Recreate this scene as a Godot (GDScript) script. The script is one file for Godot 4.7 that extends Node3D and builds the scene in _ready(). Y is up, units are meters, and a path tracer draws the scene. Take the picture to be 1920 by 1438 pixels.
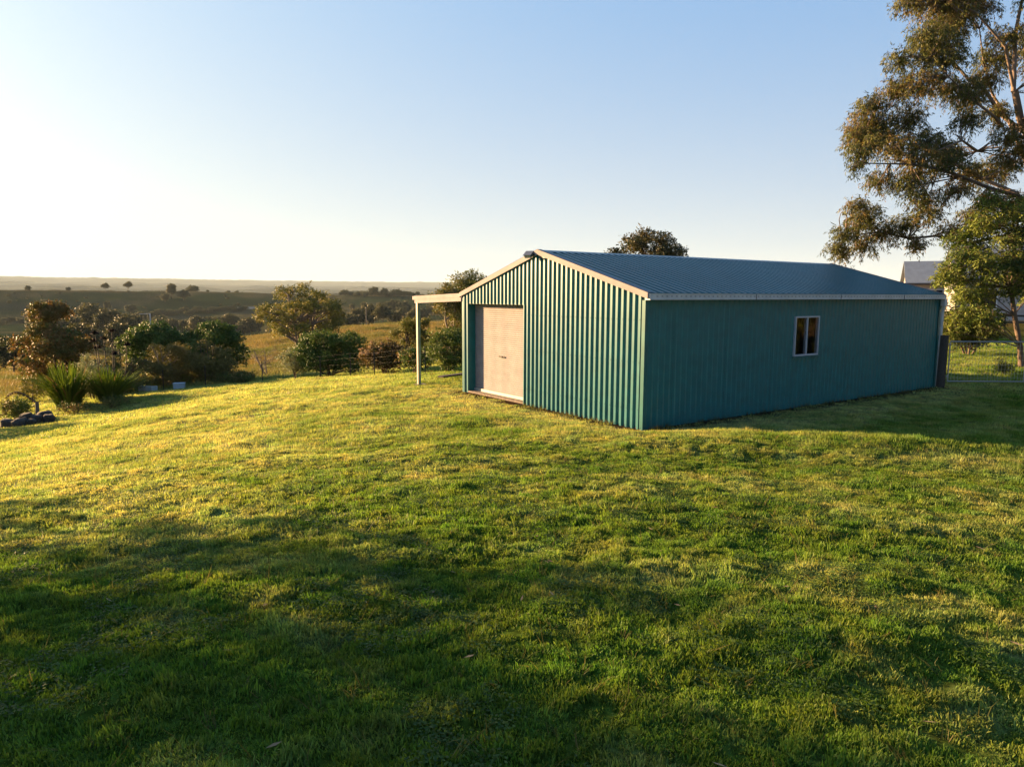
extends Node3D
# A farm shed on a hill lawn at low sun. Metres, y up; the origin is under the photographer's feet at slab level.

var noise_a := FastNoiseLite.new()
var noise_b := FastNoiseLite.new()
var noise_c := FastNoiseLite.new()
var used_names := {}
var M := {}
const SHED_AT := Vector3(2.468, 0, -13.2265)
const SHED_TURN := 0.6081
const SHED_L := 11.34
const SHED_W := 6.515
const EAVE := 2.5
const RIDGE := 3.40

# ---------------------------------------------------------------- helpers
class Buf:
	var v := PackedVector3Array()
	var n := PackedVector3Array()
	var c := PackedColorArray()
	var uv := PackedVector2Array()
	var i := PackedInt32Array()
	func quad(a: Vector3, b: Vector3, d: Vector3, e: Vector3, nn: Vector3, col := Color.WHITE) -> void:
		var k := v.size()
		v.append(a); v.append(b); v.append(d); v.append(e)
		for q in 4:
			n.append(nn); c.append(col)
		# front faces run clockwise seen from outside
		if (d - a).cross(b - a).dot(nn) >= 0.0:
			i.append_array(PackedInt32Array([k, k + 1, k + 2, k, k + 2, k + 3]))
		else:
			i.append_array(PackedInt32Array([k, k + 2, k + 1, k, k + 3, k + 2]))
	func tri(a: Vector3, b: Vector3, d: Vector3, nn: Vector3, col := Color.WHITE) -> void:
		var k := v.size()
		v.append(a); v.append(b); v.append(d)
		for q in 3:
			n.append(nn); c.append(col)
		if (d - a).cross(b - a).dot(nn) >= 0.0:
			i.append_array(PackedInt32Array([k, k + 1, k + 2]))
		else:
			i.append_array(PackedInt32Array([k, k + 2, k + 1]))
	func box(lo: Vector3, hi: Vector3, col := Color.WHITE, t := Transform3D()) -> void:
		var p := []
		for k in 8:
			p.append(t * Vector3(hi.x if k & 1 else lo.x, hi.y if k & 2 else lo.y, hi.z if k & 4 else lo.z))
		for f in [[0, 2, 6, 4, Vector3.LEFT], [1, 3, 7, 5, Vector3.RIGHT], [0, 1, 5, 4, Vector3.DOWN], [2, 3, 7, 6, Vector3.UP], [0, 1, 3, 2, Vector3.FORWARD], [4, 5, 7, 6, Vector3.BACK]]:
			quad(p[f[0]], p[f[1]], p[f[2]], p[f[3]], (t.basis * f[4]).normalized(), col)
	func bar(a: Vector3, b: Vector3, w: float, h: float, col := Color.WHITE) -> void:
		# a square bar from a to b
		var d := (b - a)
		var z := d.normalized()
		var x := z.cross(Vector3.UP)
		if x.length() < 0.01:
			x = Vector3.RIGHT
		x = x.normalized()
		var y := x.cross(z).normalized()
		box(Vector3(-w / 2, -h / 2, 0), Vector3(w / 2, h / 2, d.length()), col, Transform3D(Basis(x, y, z), a))
	func tube(pts: Array, r0: float, r1: float, sides: int, col := Color.WHITE) -> void:
		var m := pts.size()
		var k := v.size()
		var x := Vector3.ZERO
		for s in m:
			var d: Vector3 = (pts[mini(s + 1, m - 1)] - pts[maxi(s - 1, 0)]).normalized()
			if s == 0:
				x = d.cross(Vector3(0.31, 0.17, 0.93)).normalized()
			else:
				x = (x - d * x.dot(d)).normalized()
			var y := d.cross(x)
			var r := lerpf(r0, r1, float(s) / float(m - 1))
			for q in sides:
				var an := TAU * q / sides
				var o := x * cos(an) + y * sin(an)
				v.append(pts[s] + o * r); n.append(o); c.append(col)
		for s in m - 1:
			for q in sides:
				var a := k + s * sides + q
				var b := k + s * sides + (q + 1) % sides
				i.append_array(PackedInt32Array([a, a + sides, b, b, a + sides, b + sides]))
	func leaf(p: Vector3, d: Vector3, side: Vector3, L: float, W: float, nn: Vector3, col: Color) -> void:
		var k := v.size()
		var mid := p + d * (L * 0.45)
		v.append(p); v.append(mid + side * (W * 0.5)); v.append(p + d * L); v.append(mid - side * (W * 0.5))
		for q in 4:
			n.append(nn); c.append(col)
		if d.cross(side).dot(nn) >= 0.0:
			i.append_array(PackedInt32Array([k, k + 1, k + 2, k, k + 2, k + 3]))
		else:
			i.append_array(PackedInt32Array([k, k + 2, k + 1, k, k + 3, k + 2]))
	func mesh() -> ArrayMesh:
		var a := []
		a.resize(Mesh.ARRAY_MAX)
		a[Mesh.ARRAY_VERTEX] = v
		a[Mesh.ARRAY_NORMAL] = n
		a[Mesh.ARRAY_COLOR] = c
		if uv.size() == v.size():
			a[Mesh.ARRAY_TEX_UV] = uv
		a[Mesh.ARRAY_INDEX] = i
		var m := ArrayMesh.new()
		m.add_surface_from_arrays(Mesh.PRIMITIVE_TRIANGLES, a)
		return m

func numbered(called: String) -> String:
	if not used_names.has(called):
		used_names[called] = 0
		return called
	used_names[called] += 1
	return "%s_%03d" % [called, used_names[called]]

func tag(o: Node3D, label := "", category := "", group := "", kind := "") -> Node3D:
	if label: o.set_meta("label", label)
	if category: o.set_meta("category", category)
	if group: o.set_meta("group", group)
	if kind: o.set_meta("kind", kind)
	return o

func thing(called: String, label: String, category: String, at := Vector3.ZERO, turn := 0.0, group := "") -> Node3D:
	var o := Node3D.new()
	o.name = numbered(called)
	add_child(o)
	o.position = at
	o.rotation.y = turn
	tag(o, label, category, group)
	return o

func part(called: String, m: Mesh, material: Material, parent: Node3D) -> MeshInstance3D:
	var o := MeshInstance3D.new()
	o.name = called
	o.mesh = m
	o.material_override = material
	parent.add_child(o, true)
	return o

func copy_of(src: Node3D, at: Vector3, turn: float, size: Vector3, label: String, group := "") -> Node3D:
	var c: Node3D = src.duplicate()
	c.name = numbered(str(src.name).rstrip("0123456789").rstrip("_"))
	add_child(c)
	c.position = at
	c.rotation.y = turn
	c.scale = size
	c.set_meta("label", label)
	if group: c.set_meta("group", group)
	elif c.has_meta("group"): c.remove_meta("group")
	return c

func lin(r: float, g: float, b: float) -> Color:
	return Color(r, g, b).linear_to_srgb()

func mat(r: float, g: float, b: float, rough := 0.6, metal := 0.0) -> StandardMaterial3D:
	var m := StandardMaterial3D.new()
	m.albedo_color = lin(r, g, b)
	m.roughness = rough
	m.metallic = metal
	return m

func grain(seed_n: int, freq: float, lo: float, hi: float, oct := 4, size := 512) -> ImageTexture:
	var f := FastNoiseLite.new()
	f.seed = seed_n
	f.frequency = freq
	f.fractal_octaves = oct
	var src := f.get_seamless_image(size, size)
	src.convert(Image.FORMAT_RGB8)
	var d := src.get_data()
	for k in d.size():
		d[k] = int(lerpf(lo, hi, d[k] / 255.0) * 255.0)
	return ImageTexture.create_from_image(Image.create_from_data(size, size, false, Image.FORMAT_RGB8, d))

func worn(m: StandardMaterial3D, tex: Texture2D, per_metre: float) -> StandardMaterial3D:
	m.albedo_texture = tex
	m.uv1_triplanar = true
	m.uv1_world_triplanar = true
	m.uv1_scale = Vector3.ONE * per_metre
	return m

func leafy(rough := 0.5, through := 0.7) -> StandardMaterial3D:
	var m := StandardMaterial3D.new()
	m.vertex_color_use_as_albedo = true
	m.roughness = rough
	m.metallic_specular = 0.3
	m.cull_mode = BaseMaterial3D.CULL_DISABLED
	m.backlight_enabled = true
	m.backlight = Color(through, through, through * 0.75)
	return m

func barky() -> StandardMaterial3D:
	var m := StandardMaterial3D.new()
	m.vertex_color_use_as_albedo = true
	m.roughness = 0.85
	m.albedo_texture = M.grain_fine
	m.uv1_triplanar = true
	m.uv1_scale = Vector3(3, 0.8, 3)
	return m

# ---------------------------------------------------------------- the lie of the land
func shed_local(x: float, z: float) -> Vector2:
	var dx := x - SHED_AT.x
	var dz := z - SHED_AT.z
	return Vector2(dx * 0.8207 - dz * 0.5713, dx * 0.5713 + dz * 0.8207)   # along the long wall, out from it

func shed_gap(x: float, z: float) -> float:
	var p := shed_local(x, z)
	var qx := maxf(maxf(-p.x, p.x - SHED_L), 0.0)
	var qz := maxf(maxf(p.y, -SHED_W - p.y), 0.0)
	return sqrt(qx * qx + qz * qz)

func smin(a: float, b: float, k: float) -> float:
	var h := maxf(k - absf(a - b), 0.0) / k
	return minf(a, b) - h * h * k * 0.25

func lawn_height(x: float, z: float) -> float:
	var fall := 0.09 * (x + 3.2) + 0.068 * smin(0.0, z + 20.0, 5.0)
	var h := smin(0.03, fall, 0.5)
	h += 0.88 * exp(-((x + 2.0) * (x + 2.0) / 74.0 + (z - 0.8) * (z - 0.8) / 92.0))
	h += 0.15 * exp(-((x - 5.6) * (x - 5.6) / 8.0 + (z + 11.3) * (z + 11.3) / 1.0))
	h -= 0.5 * smoothstep(-7.5, -15.0, x) * smoothstep(-32.0, -26.0, z)
	h += 0.012 * maxf(0.0, x - 14.0) * smoothstep(16.0, 30.0, -z)
	var gap := shed_gap(x, z)
	var keep := smoothstep(0.1, 2.2, gap)
	h += keep * (noise_a.get_noise_2d(x * 0.17, z * 0.19) * 0.09 + noise_b.get_noise_2d(x * 0.6, z * 0.66) * 0.045 + noise_c.get_noise_2d(x * 2.2, z * 2.4) * 0.025)
	h = lerpf(minf(h, -0.02), h, smoothstep(0.0, 1.5, gap))
	return h

# heights along rays of bearing (degrees from north, north is -z) at these distances
const REACH := [45.0, 70.0, 95.0, 130.0, 190.0, 260.0, 400.0, 520.0, 610.0, 650.0, 700.0, 745.0, 900.0, 2500.0, 4500.0, 7000.0, 9500.0, 11500.0]
const RAYS := [
	[-180.0, 1, 2, 1, 0, -4, -8, -12, -15, -15, -12, -8, -5, -5, -5, 20, 60, 120, 130],
	[-60.0, -3.0, -5.0, -7, -9, -12, -15, -19, -20, -17, -12, -2, 4.5, 0, -10, 30, 80, 190, 190],
	[-36.0, -3.4, -5.6, -7, -9, -12, -15, -19, -20, -19, -12, -2, 5, 1, -10, 26, 80, 178, 182],
	[-26.0, -3.2, -5.3, -7, -10, -14, -17, -20.5, -21, -18, -10, -2, 4.4, 0, -10, 26, 78, 172, 176],
	[-21.0, -3.2, -5.3, -6.4, -7.2, -8.6, -14, -21, -20, -15, -9, -2, 3.6, 0, -8, 22, 70, 166, 170],
	[-15.0, -3.0, -5.0, -6.3, -6.3, -6.4, -12, -19, -16.5, -13, -9, -3, 1.2, -2, -8, 18, 66, 160, 164],
	[-8.0, -2.4, -4.6, -5.6, -5.5, -5.3, -10, -15, -14, -11, -8, -3, 0.5, -3, -6, 14, 62, 156, 160],
	[-3.0, -1.2, -2.5, -3.5, -4.0, -5.0, -9, -14, -13, -11, -8, -4, -1, -4, -6, 14, 62, 154, 158],
	[8.0, 0.1, 0.2, -0.3, -1.5, -4.0, -8, -13, -13, -12, -9, -5, -3, -4, -6, 14, 60, 150, 154],
	[25.0, 0.3, 0.8, 0.5, -0.5, -3.0, -7, -12, -13, -12, -9, -5, -3, -4, -6, 14, 60, 146, 150],
	[60.0, 0.6, 1.2, 1.0, 0.0, -3.0, -7, -12, -13, -12, -9, -5, -3, -4, -6, 14, 60, 140, 150],
	[180.0, 1, 2, 1, 0, -4, -8, -12, -15, -15, -12, -8, -5, -5, -5, 20, 60, 120, 130]]

func far_height(x: float, z: float, r: float) -> float:
	var az := rad_to_deg(atan2(x, -z))
	var k := 0
	while k < RAYS.size() - 2 and az > RAYS[k + 1][0]:
		k += 1
	var t := clampf((az - RAYS[k][0]) / (RAYS[k + 1][0] - RAYS[k][0]), 0.0, 1.0)
	t = t * t * (3.0 - 2.0 * t)
	var q := 0
	while q < REACH.size() - 2 and r > REACH[q + 1]:
		q += 1
	var s := clampf(log(r / REACH[q]) / log(REACH[q + 1] / REACH[q]), 0.0, 1.0)
	s = lerpf(s, s * s * (3.0 - 2.0 * s), 0.6)
	var h: float = lerpf(lerpf(RAYS[k][q + 1], RAYS[k][q + 2], s), lerpf(RAYS[k + 1][q + 1], RAYS[k + 1][q + 2], s), t)
	h += noise_a.get_noise_2d(x * 0.03, z * 0.03) * 0.8 * smoothstep(50, 110, r) * smoothstep(2.0, 30.0, absf(r - 190.0))
	h += noise_b.get_noise_2d(x * 0.12, z * 0.12) * 0.25 * smoothstep(50, 80, r)
	h += noise_a.get_noise_2d(x * 0.012, z * 0.012) * 1.3 * smoothstep(300, 500, r) * (1.0 - 0.75 * smoothstep(640, 720, r))
	h += noise_b.get_noise_2d(x * 0.0016, z * 0.0016) * 26.0 * smoothstep(2500, 5000, r) * (1.0 - 0.9 * smoothstep(8500, 9500, r))
	h += noise_c.get_noise_2d(x * 0.012, z * 0.012) * 7.0 * smoothstep(8000, 9000, r)
	return h

func ground(x: float, z: float) -> float:
	var r := sqrt(x * x + z * z)
	if r < 38.0:
		return lawn_height(x, z)
	if r > 62.0:
		return far_height(x, z, r)
	return lerpf(lawn_height(x, z), far_height(x, z, r), smoothstep(38.0, 62.0, r))

# real colours of the ground cover, linear
func lawn_color(x: float, z: float) -> Color:
	var dry := noise_a.get_noise_2d(x * 0.38 + 40.0, z * 0.42) * 0.55 + noise_b.get_noise_2d(x * 1.5, z * 1.7) * 0.5
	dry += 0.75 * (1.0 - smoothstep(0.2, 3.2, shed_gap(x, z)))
	dry += 0.55 * smoothstep(0.5, -5.0, x + 1.0) * smoothstep(-3.0, -7.0, z) - 0.18 * smoothstep(9.0, 3.0, -z)
	dry = clampf(dry + 0.17, 0.0, 1.0)
	return Color(0.14, 0.22, 0.032).lerp(Color(0.50, 0.48, 0.19), dry)

func land_color(x: float, z: float, r: float) -> Color:
	var lawn := lawn_color(x, z) * 0.75
	var a := noise_a.get_noise_2d(x * 0.05, z * 0.05)
	var b := noise_b.get_noise_2d(x * 0.3, z * 0.3)
	var meadow := Color(0.19, 0.135, 0.06).lerp(Color(0.10, 0.105, 0.035), clampf(0.42 + a * 1.3 + b * 0.8, 0, 1))
	var pa := noise_c.get_noise_2d(x * 0.011, z * 0.011)
	var pasture := Color(0.044, 0.074, 0.032).lerp(Color(0.12, 0.115, 0.06), clampf(0.2 + pa * 2.6 + b * 0.3, 0, 1))
	var f := noise_b.get_noise_2d(x * 0.0035, z * 0.009)
	var wood := Color(0.035, 0.045, 0.03).lerp(Color(0.11, 0.10, 0.055), clampf(f * 2.2, 0, 1))
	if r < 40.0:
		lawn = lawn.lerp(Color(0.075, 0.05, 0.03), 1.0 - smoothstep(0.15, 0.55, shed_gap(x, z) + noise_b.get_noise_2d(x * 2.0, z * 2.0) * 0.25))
	var c := lawn.lerp(meadow, smoothstep(40, 56, r))
	c = c.lerp(pasture, smoothstep(210, 300, r))
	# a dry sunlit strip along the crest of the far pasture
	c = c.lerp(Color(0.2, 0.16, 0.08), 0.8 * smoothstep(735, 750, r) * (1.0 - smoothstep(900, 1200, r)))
	return c.lerp(wood, smoothstep(1400, 2600, r))

func land_ring(called: String, from_r: float, to_r: float, grow: float, material: Material) -> MeshInstance3D:
	var cols := PackedFloat32Array()
	var a := -180.0
	while a < 179.99:
		cols.append(deg_to_rad(a))
		a += 0.22 if a > -46.0 and a < 46.0 else (1.0 if absf(a) < 70.0 else 4.0)
	cols.append(PI)
	var radii := PackedFloat32Array()
	var r := from_r
	while r < to_r * 0.9999:
		radii.append(r)
		r *= grow
	radii.append(to_r)
	var nc := cols.size()
	var nr := radii.size()
	var b := Buf.new()
	b.v.resize(nc * nr); b.n.resize(nc * nr); b.c.resize(nc * nr)
	for q in nr:
		for k in nc:
			var x := sin(cols[k]) * radii[q]
			var z := -cos(cols[k]) * radii[q]
			var p := q * nc + k
			b.v[p] = Vector3(x, ground(x, z), z)
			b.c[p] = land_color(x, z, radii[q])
	for q in nr:
		for k in nc:
			var k0 := k - 1 if k > 0 else nc - 2
			var k1 := k + 1 if k < nc - 1 else 1
			var dr := b.v[mini(q + 1, nr - 1) * nc + k] - b.v[maxi(q - 1, 0) * nc + k]
			var dk := b.v[q * nc + k1] - b.v[q * nc + k0]
			b.n[q * nc + k] = dk.cross(dr).normalized()
			if b.n[q * nc + k].y < 0:
				b.n[q * nc + k] = -b.n[q * nc + k]
	b.i.resize((nr - 1) * (nc - 1) * 6)
	var w := 0
	for q in nr - 1:
		for k in nc - 1:
			var p := q * nc + k
			for e in [p, p + nc, p + 1, p + 1, p + nc, p + nc + 1]:
				b.i[w] = e
				w += 1
	var o := part(called, b.mesh(), material, self)
	tag(o, "", "", "", "structure")
	return o

# ---------------------------------------------------------------- grass
func tuft(rng: RandomNumberGenerator, blades: int, spread: float, tall: float, wide: float, fine: bool) -> ArrayMesh:
	var b := Buf.new()
	for k in blades:
		var an := rng.randf() * TAU
		var p := Vector3(cos(an), 0, sin(an)) * spread * sqrt(rng.randf())
		var ln := rng.randf() * TAU
		var lean := Vector3(cos(ln), 0, sin(ln)) * rng.randf_range(0.2, 1.6)
		var h := tall * rng.randf_range(0.45, 1.15)
		var side := Vector3(-sin(ln + rng.randf_range(-1, 1)), 0, cos(ln + rng.randf_range(-1, 1))).normalized() * wide * rng.randf_range(0.6, 1.3) * 0.5
		var mid := p + (Vector3.UP + lean * 0.45).normalized() * h * 0.55
		var tip := mid + (Vector3.UP * 0.75 + lean).normalized() * h * 0.5
		var nn := (side.cross(mid - p).normalized() * (1.0 if rng.randf() < 0.5 else -1.0) + Vector3.UP * 0.35).normalized()
		var t := rng.randf()
		var col := Color(1, 1, 1)
		if t < 0.16:
			col = Color(2.0, 1.6, 2.6)
		elif t < 0.5:
			col = Color(1.3, 1.2, 1.1)
		else:
			col = Color(0.75, 0.9, 0.8) * rng.randf_range(0.55, 1.3)
		p.y = -0.022
		if fine:
			b.quad(p - side, p + side, mid + side * 0.85, mid - side * 0.85, nn, col)
			b.tri(mid - side * 0.85, mid + side * 0.85, tip, nn, col)
		else:
			b.tri(p - side, p + side, tip, nn, col)
	return b.mesh()

func scatter(called: String, meshes: Array, placed: Array, material: Material, parent: Node3D) -> void:
	# placed: one PackedFloat32Array of 16 numbers a copy for each mesh
	for k in meshes.size():
		var mm := MultiMesh.new()
		mm.transform_format = MultiMesh.TRANSFORM_3D
		mm.use_colors = true
		mm.mesh = meshes[k]
		mm.instance_count = placed[k].size() / 16
		mm.buffer = placed[k]
		var o := MultiMeshInstance3D.new()
		o.name = called
		o.multimesh = mm
		o.material_override = material
		parent.add_child(o, true)

func put16(buf: PackedFloat32Array, p: Vector3, turn: float, s: float, sy: float, tilt: Vector2, c: Color) -> void:
	var cs := cos(turn) * s
	var sn := sin(turn) * s
	buf.append(cs); buf.append(tilt.x * sy); buf.append(sn); buf.append(p.x)
	buf.append(0.0); buf.append(sy); buf.append(0.0); buf.append(p.y)
	buf.append(-sn); buf.append(tilt.y * sy); buf.append(cs); buf.append(p.z)
	buf.append(c.r); buf.append(c.g); buf.append(c.b); buf.append(1.0)

func grow_lawn() -> void:
	var rng := RandomNumberGenerator.new()
	rng.seed = 11
	var root := Node3D.new()
	root.name = "lawn_grass"
	add_child(root)
	tag(root, "short mown yellow green grass of the sloping lawn", "grass", "", "stuff")
	var m := leafy(0.55, 1.0)
	var zones := [
		[1.7, 6.0, 1300.0, 18, 0.036, 0.024, 0.0056, true],
		[6.0, 11.5, 560.0, 20, 0.05, 0.027, 0.007, true],
		[11.5, 21.0, 190.0, 22, 0.085, 0.039, 0.012, false],
		[21.0, 46.0, 48.0, 26, 0.17, 0.06, 0.024, false]]
	for zn in zones:
		var meshes := []
		var placed := []
		for k in 5:
			meshes.append(tuft(rng, zn[3], zn[4], zn[5], zn[6], zn[7]))
			placed.append(PackedFloat32Array())
		var half := deg_to_rad(43.0)
		var count := int(half * (zn[1] * zn[1] - zn[0] * zn[0]) * zn[2])
		for k in count:
			var r := sqrt(lerpf(zn[0] * zn[0], zn[1] * zn[1], rng.randf()))
			var az := rng.randf_range(-half, half)
			var x := sin(az) * r
			var z := -cos(az) * r
			var gap := shed_gap(x, z)
			if gap < 0.1 or (gap < 0.6 + noise_b.get_noise_2d(x * 2.0, z * 2.0) * 0.5 and rng.randf() < 0.72):
				continue
			var lump: float = noise_c.get_noise_2d(x * 5.5, z * 5.5)
			var tall := 1.0 + noise_b.get_noise_2d(x * 0.9 + 70.0, z * 0.9) * 0.65 + lump * 0.7
			tall = clampf(tall, 0.35, 2.2) * rng.randf_range(0.7, 1.3)
			if gap < 1.5:
				tall *= 0.6
			var c := lawn_color(x, z) * rng.randf_range(0.7, 1.35)
			var g := noise_c.get_noise_2d(x * 1.7 + 9.0, z * 1.7)
			c.r *= 1.0 + 0.3 * g
			var s := rng.randf_range(0.8, 1.3)
			put16(placed[rng.randi() % 5], Vector3(x, ground(x, z) + lump * 0.016, z), rng.randf() * TAU, s, s * tall, Vector2(rng.randf_range(-0.35, 0.35), rng.randf_range(-0.35, 0.35)), c)
		scatter("grass_tufts", meshes, placed, m, root)
	# longer seed stalks and stray blades over the near turf
	var stray := []
	var where := []
	for k in 3:
		stray.append(tuft(rng, 6, 0.03, 0.12, 0.0035, true))
		where.append(PackedFloat32Array())
	for k in 2600:
		var r := sqrt(lerpf(4.0, 150.0, rng.randf()))
		var az := rng.randf_range(-0.75, 0.75)
		var x := sin(az) * r
		var z := -cos(az) * r
		if shed_gap(x, z) < 0.4: continue
		put16(where[rng.randi() % 3], Vector3(x, ground(x, z), z), rng.randf() * TAU, 1.0, rng.randf_range(0.5, 1.0), Vector2(rng.randf_range(-0.9, 0.9), rng.randf_range(-0.9, 0.9)), Color(0.16, 0.14, 0.05) * rng.randf_range(0.7, 1.3))
	scatter("stray_blades", stray, where, m, root)

	var weeds := [PackedFloat32Array(), PackedFloat32Array(), PackedFloat32Array()]
	for k in 900:
		var u := rng.randf_range(-7.0, 11.4)
		var off := 0.04 + 0.3 * pow(rng.randf(), 2.0)
		var lx := u if u > 0.0 else -off
		var lz := off if u > 0.0 else u
		if u <= 0.0 and u < -3.7 and u > -6.4: continue
		if noise_b.get_noise_2d(u * 1.4, 3.0) < -0.05: continue
		var x := SHED_AT.x + lx * 0.8207 + lz * 0.5713
		var z := SHED_AT.z - lx * 0.5713 + lz * 0.8207
		put16(weeds[rng.randi() % 3], Vector3(x, ground(x, z), z), rng.randf() * TAU, 1.0, rng.randf_range(0.4, 1.3), Vector2(rng.randf_range(-0.5, 0.5), rng.randf_range(-0.5, 0.5)), Color(0.10, 0.13, 0.03).lerp(Color(0.2, 0.15, 0.07), rng.randf()))
	scatter("wall_weeds", stray, weeds, m, root)
	# clover and fallen gum leaves in the turf
	var clover := []
	var cw := []
	for k in 3:
		var cb := Buf.new()
		for q in 14:
			var an := rng.randf() * TAU
			var rr := 0.05 * sqrt(rng.randf())
			var c := Vector3(cos(an) * rr, rng.randf_range(0.008, 0.034), sin(an) * rr)
			var d := Vector3(rng.randf_range(-1, 1), rng.randf_range(-0.3, 0.3), rng.randf_range(-1, 1)).normalized()
			var nn := (Vector3.UP + rnd_dir(rng) * 0.35).normalized()
			cb.leaf(c, d, nn.cross(d).normalized(), rng.randf_range(0.012, 0.022), 0.015, nn, Color(1, 1, 1) * rng.randf_range(0.7, 1.2))
		clover.append(cb.mesh())
		cw.append(PackedFloat32Array())
	for k in 16000:
		var r := sqrt(lerpf(3.0, 110.0, rng.randf()))
		var az := rng.randf_range(-0.75, 0.75)
		var x := sin(az) * r
		var z := -cos(az) * r
		if noise_a.get_noise_2d(x * 0.7 + 15.0, z * 0.7) < 0.12 or shed_gap(x, z) < 0.5: continue
		put16(cw[rng.randi() % 3], Vector3(x, ground(x, z), z), rng.randf() * TAU, 1.0, rng.randf_range(0.7, 1.3), Vector2.ZERO, Color(0.075, 0.135, 0.03) * rng.randf_range(0.7, 1.3))
	scatter("clover", clover, cw, m, root)
	var litter := []
	var lw := []
	for k in 2:
		var lb := Buf.new()
		lb.leaf(Vector3(-0.05, 0.03, 0), Vector3(1, 0.12, 0.1).normalized(), Vector3(-0.1, 0.2, 1).normalized(), rng.randf_range(0.07, 0.11), 0.022, Vector3.UP, Color.WHITE)
		litter.append(lb.mesh())
		lw.append(PackedFloat32Array())
	for k in 240:
		var r := sqrt(lerpf(3.0, 260.0, rng.randf()))
		var az := rng.randf_range(-0.75, 0.75)
		var x := sin(az) * r
		var z := -cos(az) * r
		if shed_gap(x, z) < 0.3: continue
		put16(lw[rng.randi() % 2], Vector3(x, ground(x, z), z), rng.randf() * TAU, rng.randf_range(0.4, 0.8), 0.8, Vector2(rng.randf_range(-0.4, 0.4), rng.randf_range(-0.4, 0.4)), Color(0.16, 0.09, 0.05).lerp(Color(0.26, 0.2, 0.11), rng.randf()))
	scatter("fallen_leaves", litter, lw, M.leaf_dull, root)

	var field := Node3D.new()
	field.name = "meadow_grass"
	add_child(field)
	tag(field, "long dry tussock grass of the tan meadow below the fence", "grass", "", "stuff")
	var fm := []
	var fp := []
	for k in 4:
		fm.append(tuft(rng, 40, 0.35, 0.33, 0.03, false))
		fp.append(PackedFloat32Array())
	for k in 60000:
		var r := sqrt(lerpf(40.0 * 40.0, 215.0 * 215.0, pow(rng.randf(), 1.35)))
		var az := deg_to_rad(rng.randf_range(-42.0, 2.0))
		var x := sin(az) * r
		var z := -cos(az) * r
		var c := land_color(x, z, r) * rng.randf_range(0.75, 1.35)
		var s := rng.randf_range(0.6, 1.3) * (1.0 + r / 200.0)
		put16(fp[rng.randi() % 4], Vector3(x, ground(x, z), z), rng.randf() * TAU, s, s * rng.randf_range(0.5, 1.2), Vector2.ZERO, c)
	scatter("tussocks", fm, fp, m, field)

# ---------------------------------------------------------------- trees
func rnd_dir(rng: RandomNumberGenerator) -> Vector3:
	var y := rng.randf_range(-1, 1)
	var a := rng.randf() * TAU
	var q := sqrt(1.0 - y * y)
	return Vector3(cos(a) * q, y, sin(a) * q)

func bend(a: Vector3, b: Vector3, lift: float, wild: float, rng: RandomNumberGenerator, n := 6) -> Array:
	var d := b - a
	var m := a + d * 0.5 + Vector3.UP * lift * d.length() + rnd_dir(rng) * wild * d.length()
	var out := []
	for k in n:
		var t := float(k) / (n - 1)
		var p := a.lerp(m, t).lerp(m.lerp(b, t), t)
		if k > 0 and k < n - 1:
			p += rnd_dir(rng) * wild * d.length() * 0.14
		out.append(p)
	return out

# one clump: sprays of leaves along short twigs, open between
func clump(b: Buf, tw: Buf, c: Vector3, rad: Vector3, leaves: int, L: float, W: float, droop: float, pal: Array, bark: Color, rng: RandomNumberGenerator, per := 10, shell := 0.5) -> void:
	var sprays := maxi(1, int(leaves * 1.5) / per)
	var tone := rng.randf()
	for s in sprays:
		var d := rnd_dir(rng)
		if d.y < -0.3 and rng.randf() < 0.5:
			d.y = -d.y
		var p := c + d * rad * pow(rng.randf(), shell)
		var along := (d * 0.7 + rnd_dir(rng) * 0.7 + Vector3.DOWN * droop).normalized()
		var length := L * rng.randf_range(1.4, 3.2)
		if tw:
			tw.tube([p - along * length * 0.5 - d * rad * 0.1, p + along * length * 0.5], L * 0.035, L * 0.012, 3, bark)
		var base: Color = pal[mini(int(clampf(tone * 0.55 + rng.randf() * 0.45, 0, 0.999) * pal.size()), pal.size() - 1)]
		for k in per:
			var q := p + along * length * rng.randf_range(-0.4, 0.55) + rnd_dir(rng) * L * 0.25
			var dir := (along * 0.45 + rnd_dir(rng) * 0.85 + Vector3.DOWN * droop).normalized()
			var side := dir.cross(rnd_dir(rng)).normalized()
			var nn := side.cross(dir).normalized()
			if nn.dot(d) < 0.0:
				nn = -nn
			nn = (nn + d * 0.45 + Vector3.UP * 0.1).normalized()
			b.leaf(q, dir, side, L * rng.randf_range(0.65, 1.2), W * rng.randf_range(0.7, 1.2), nn, base * rng.randf_range(0.75, 1.3))

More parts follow.
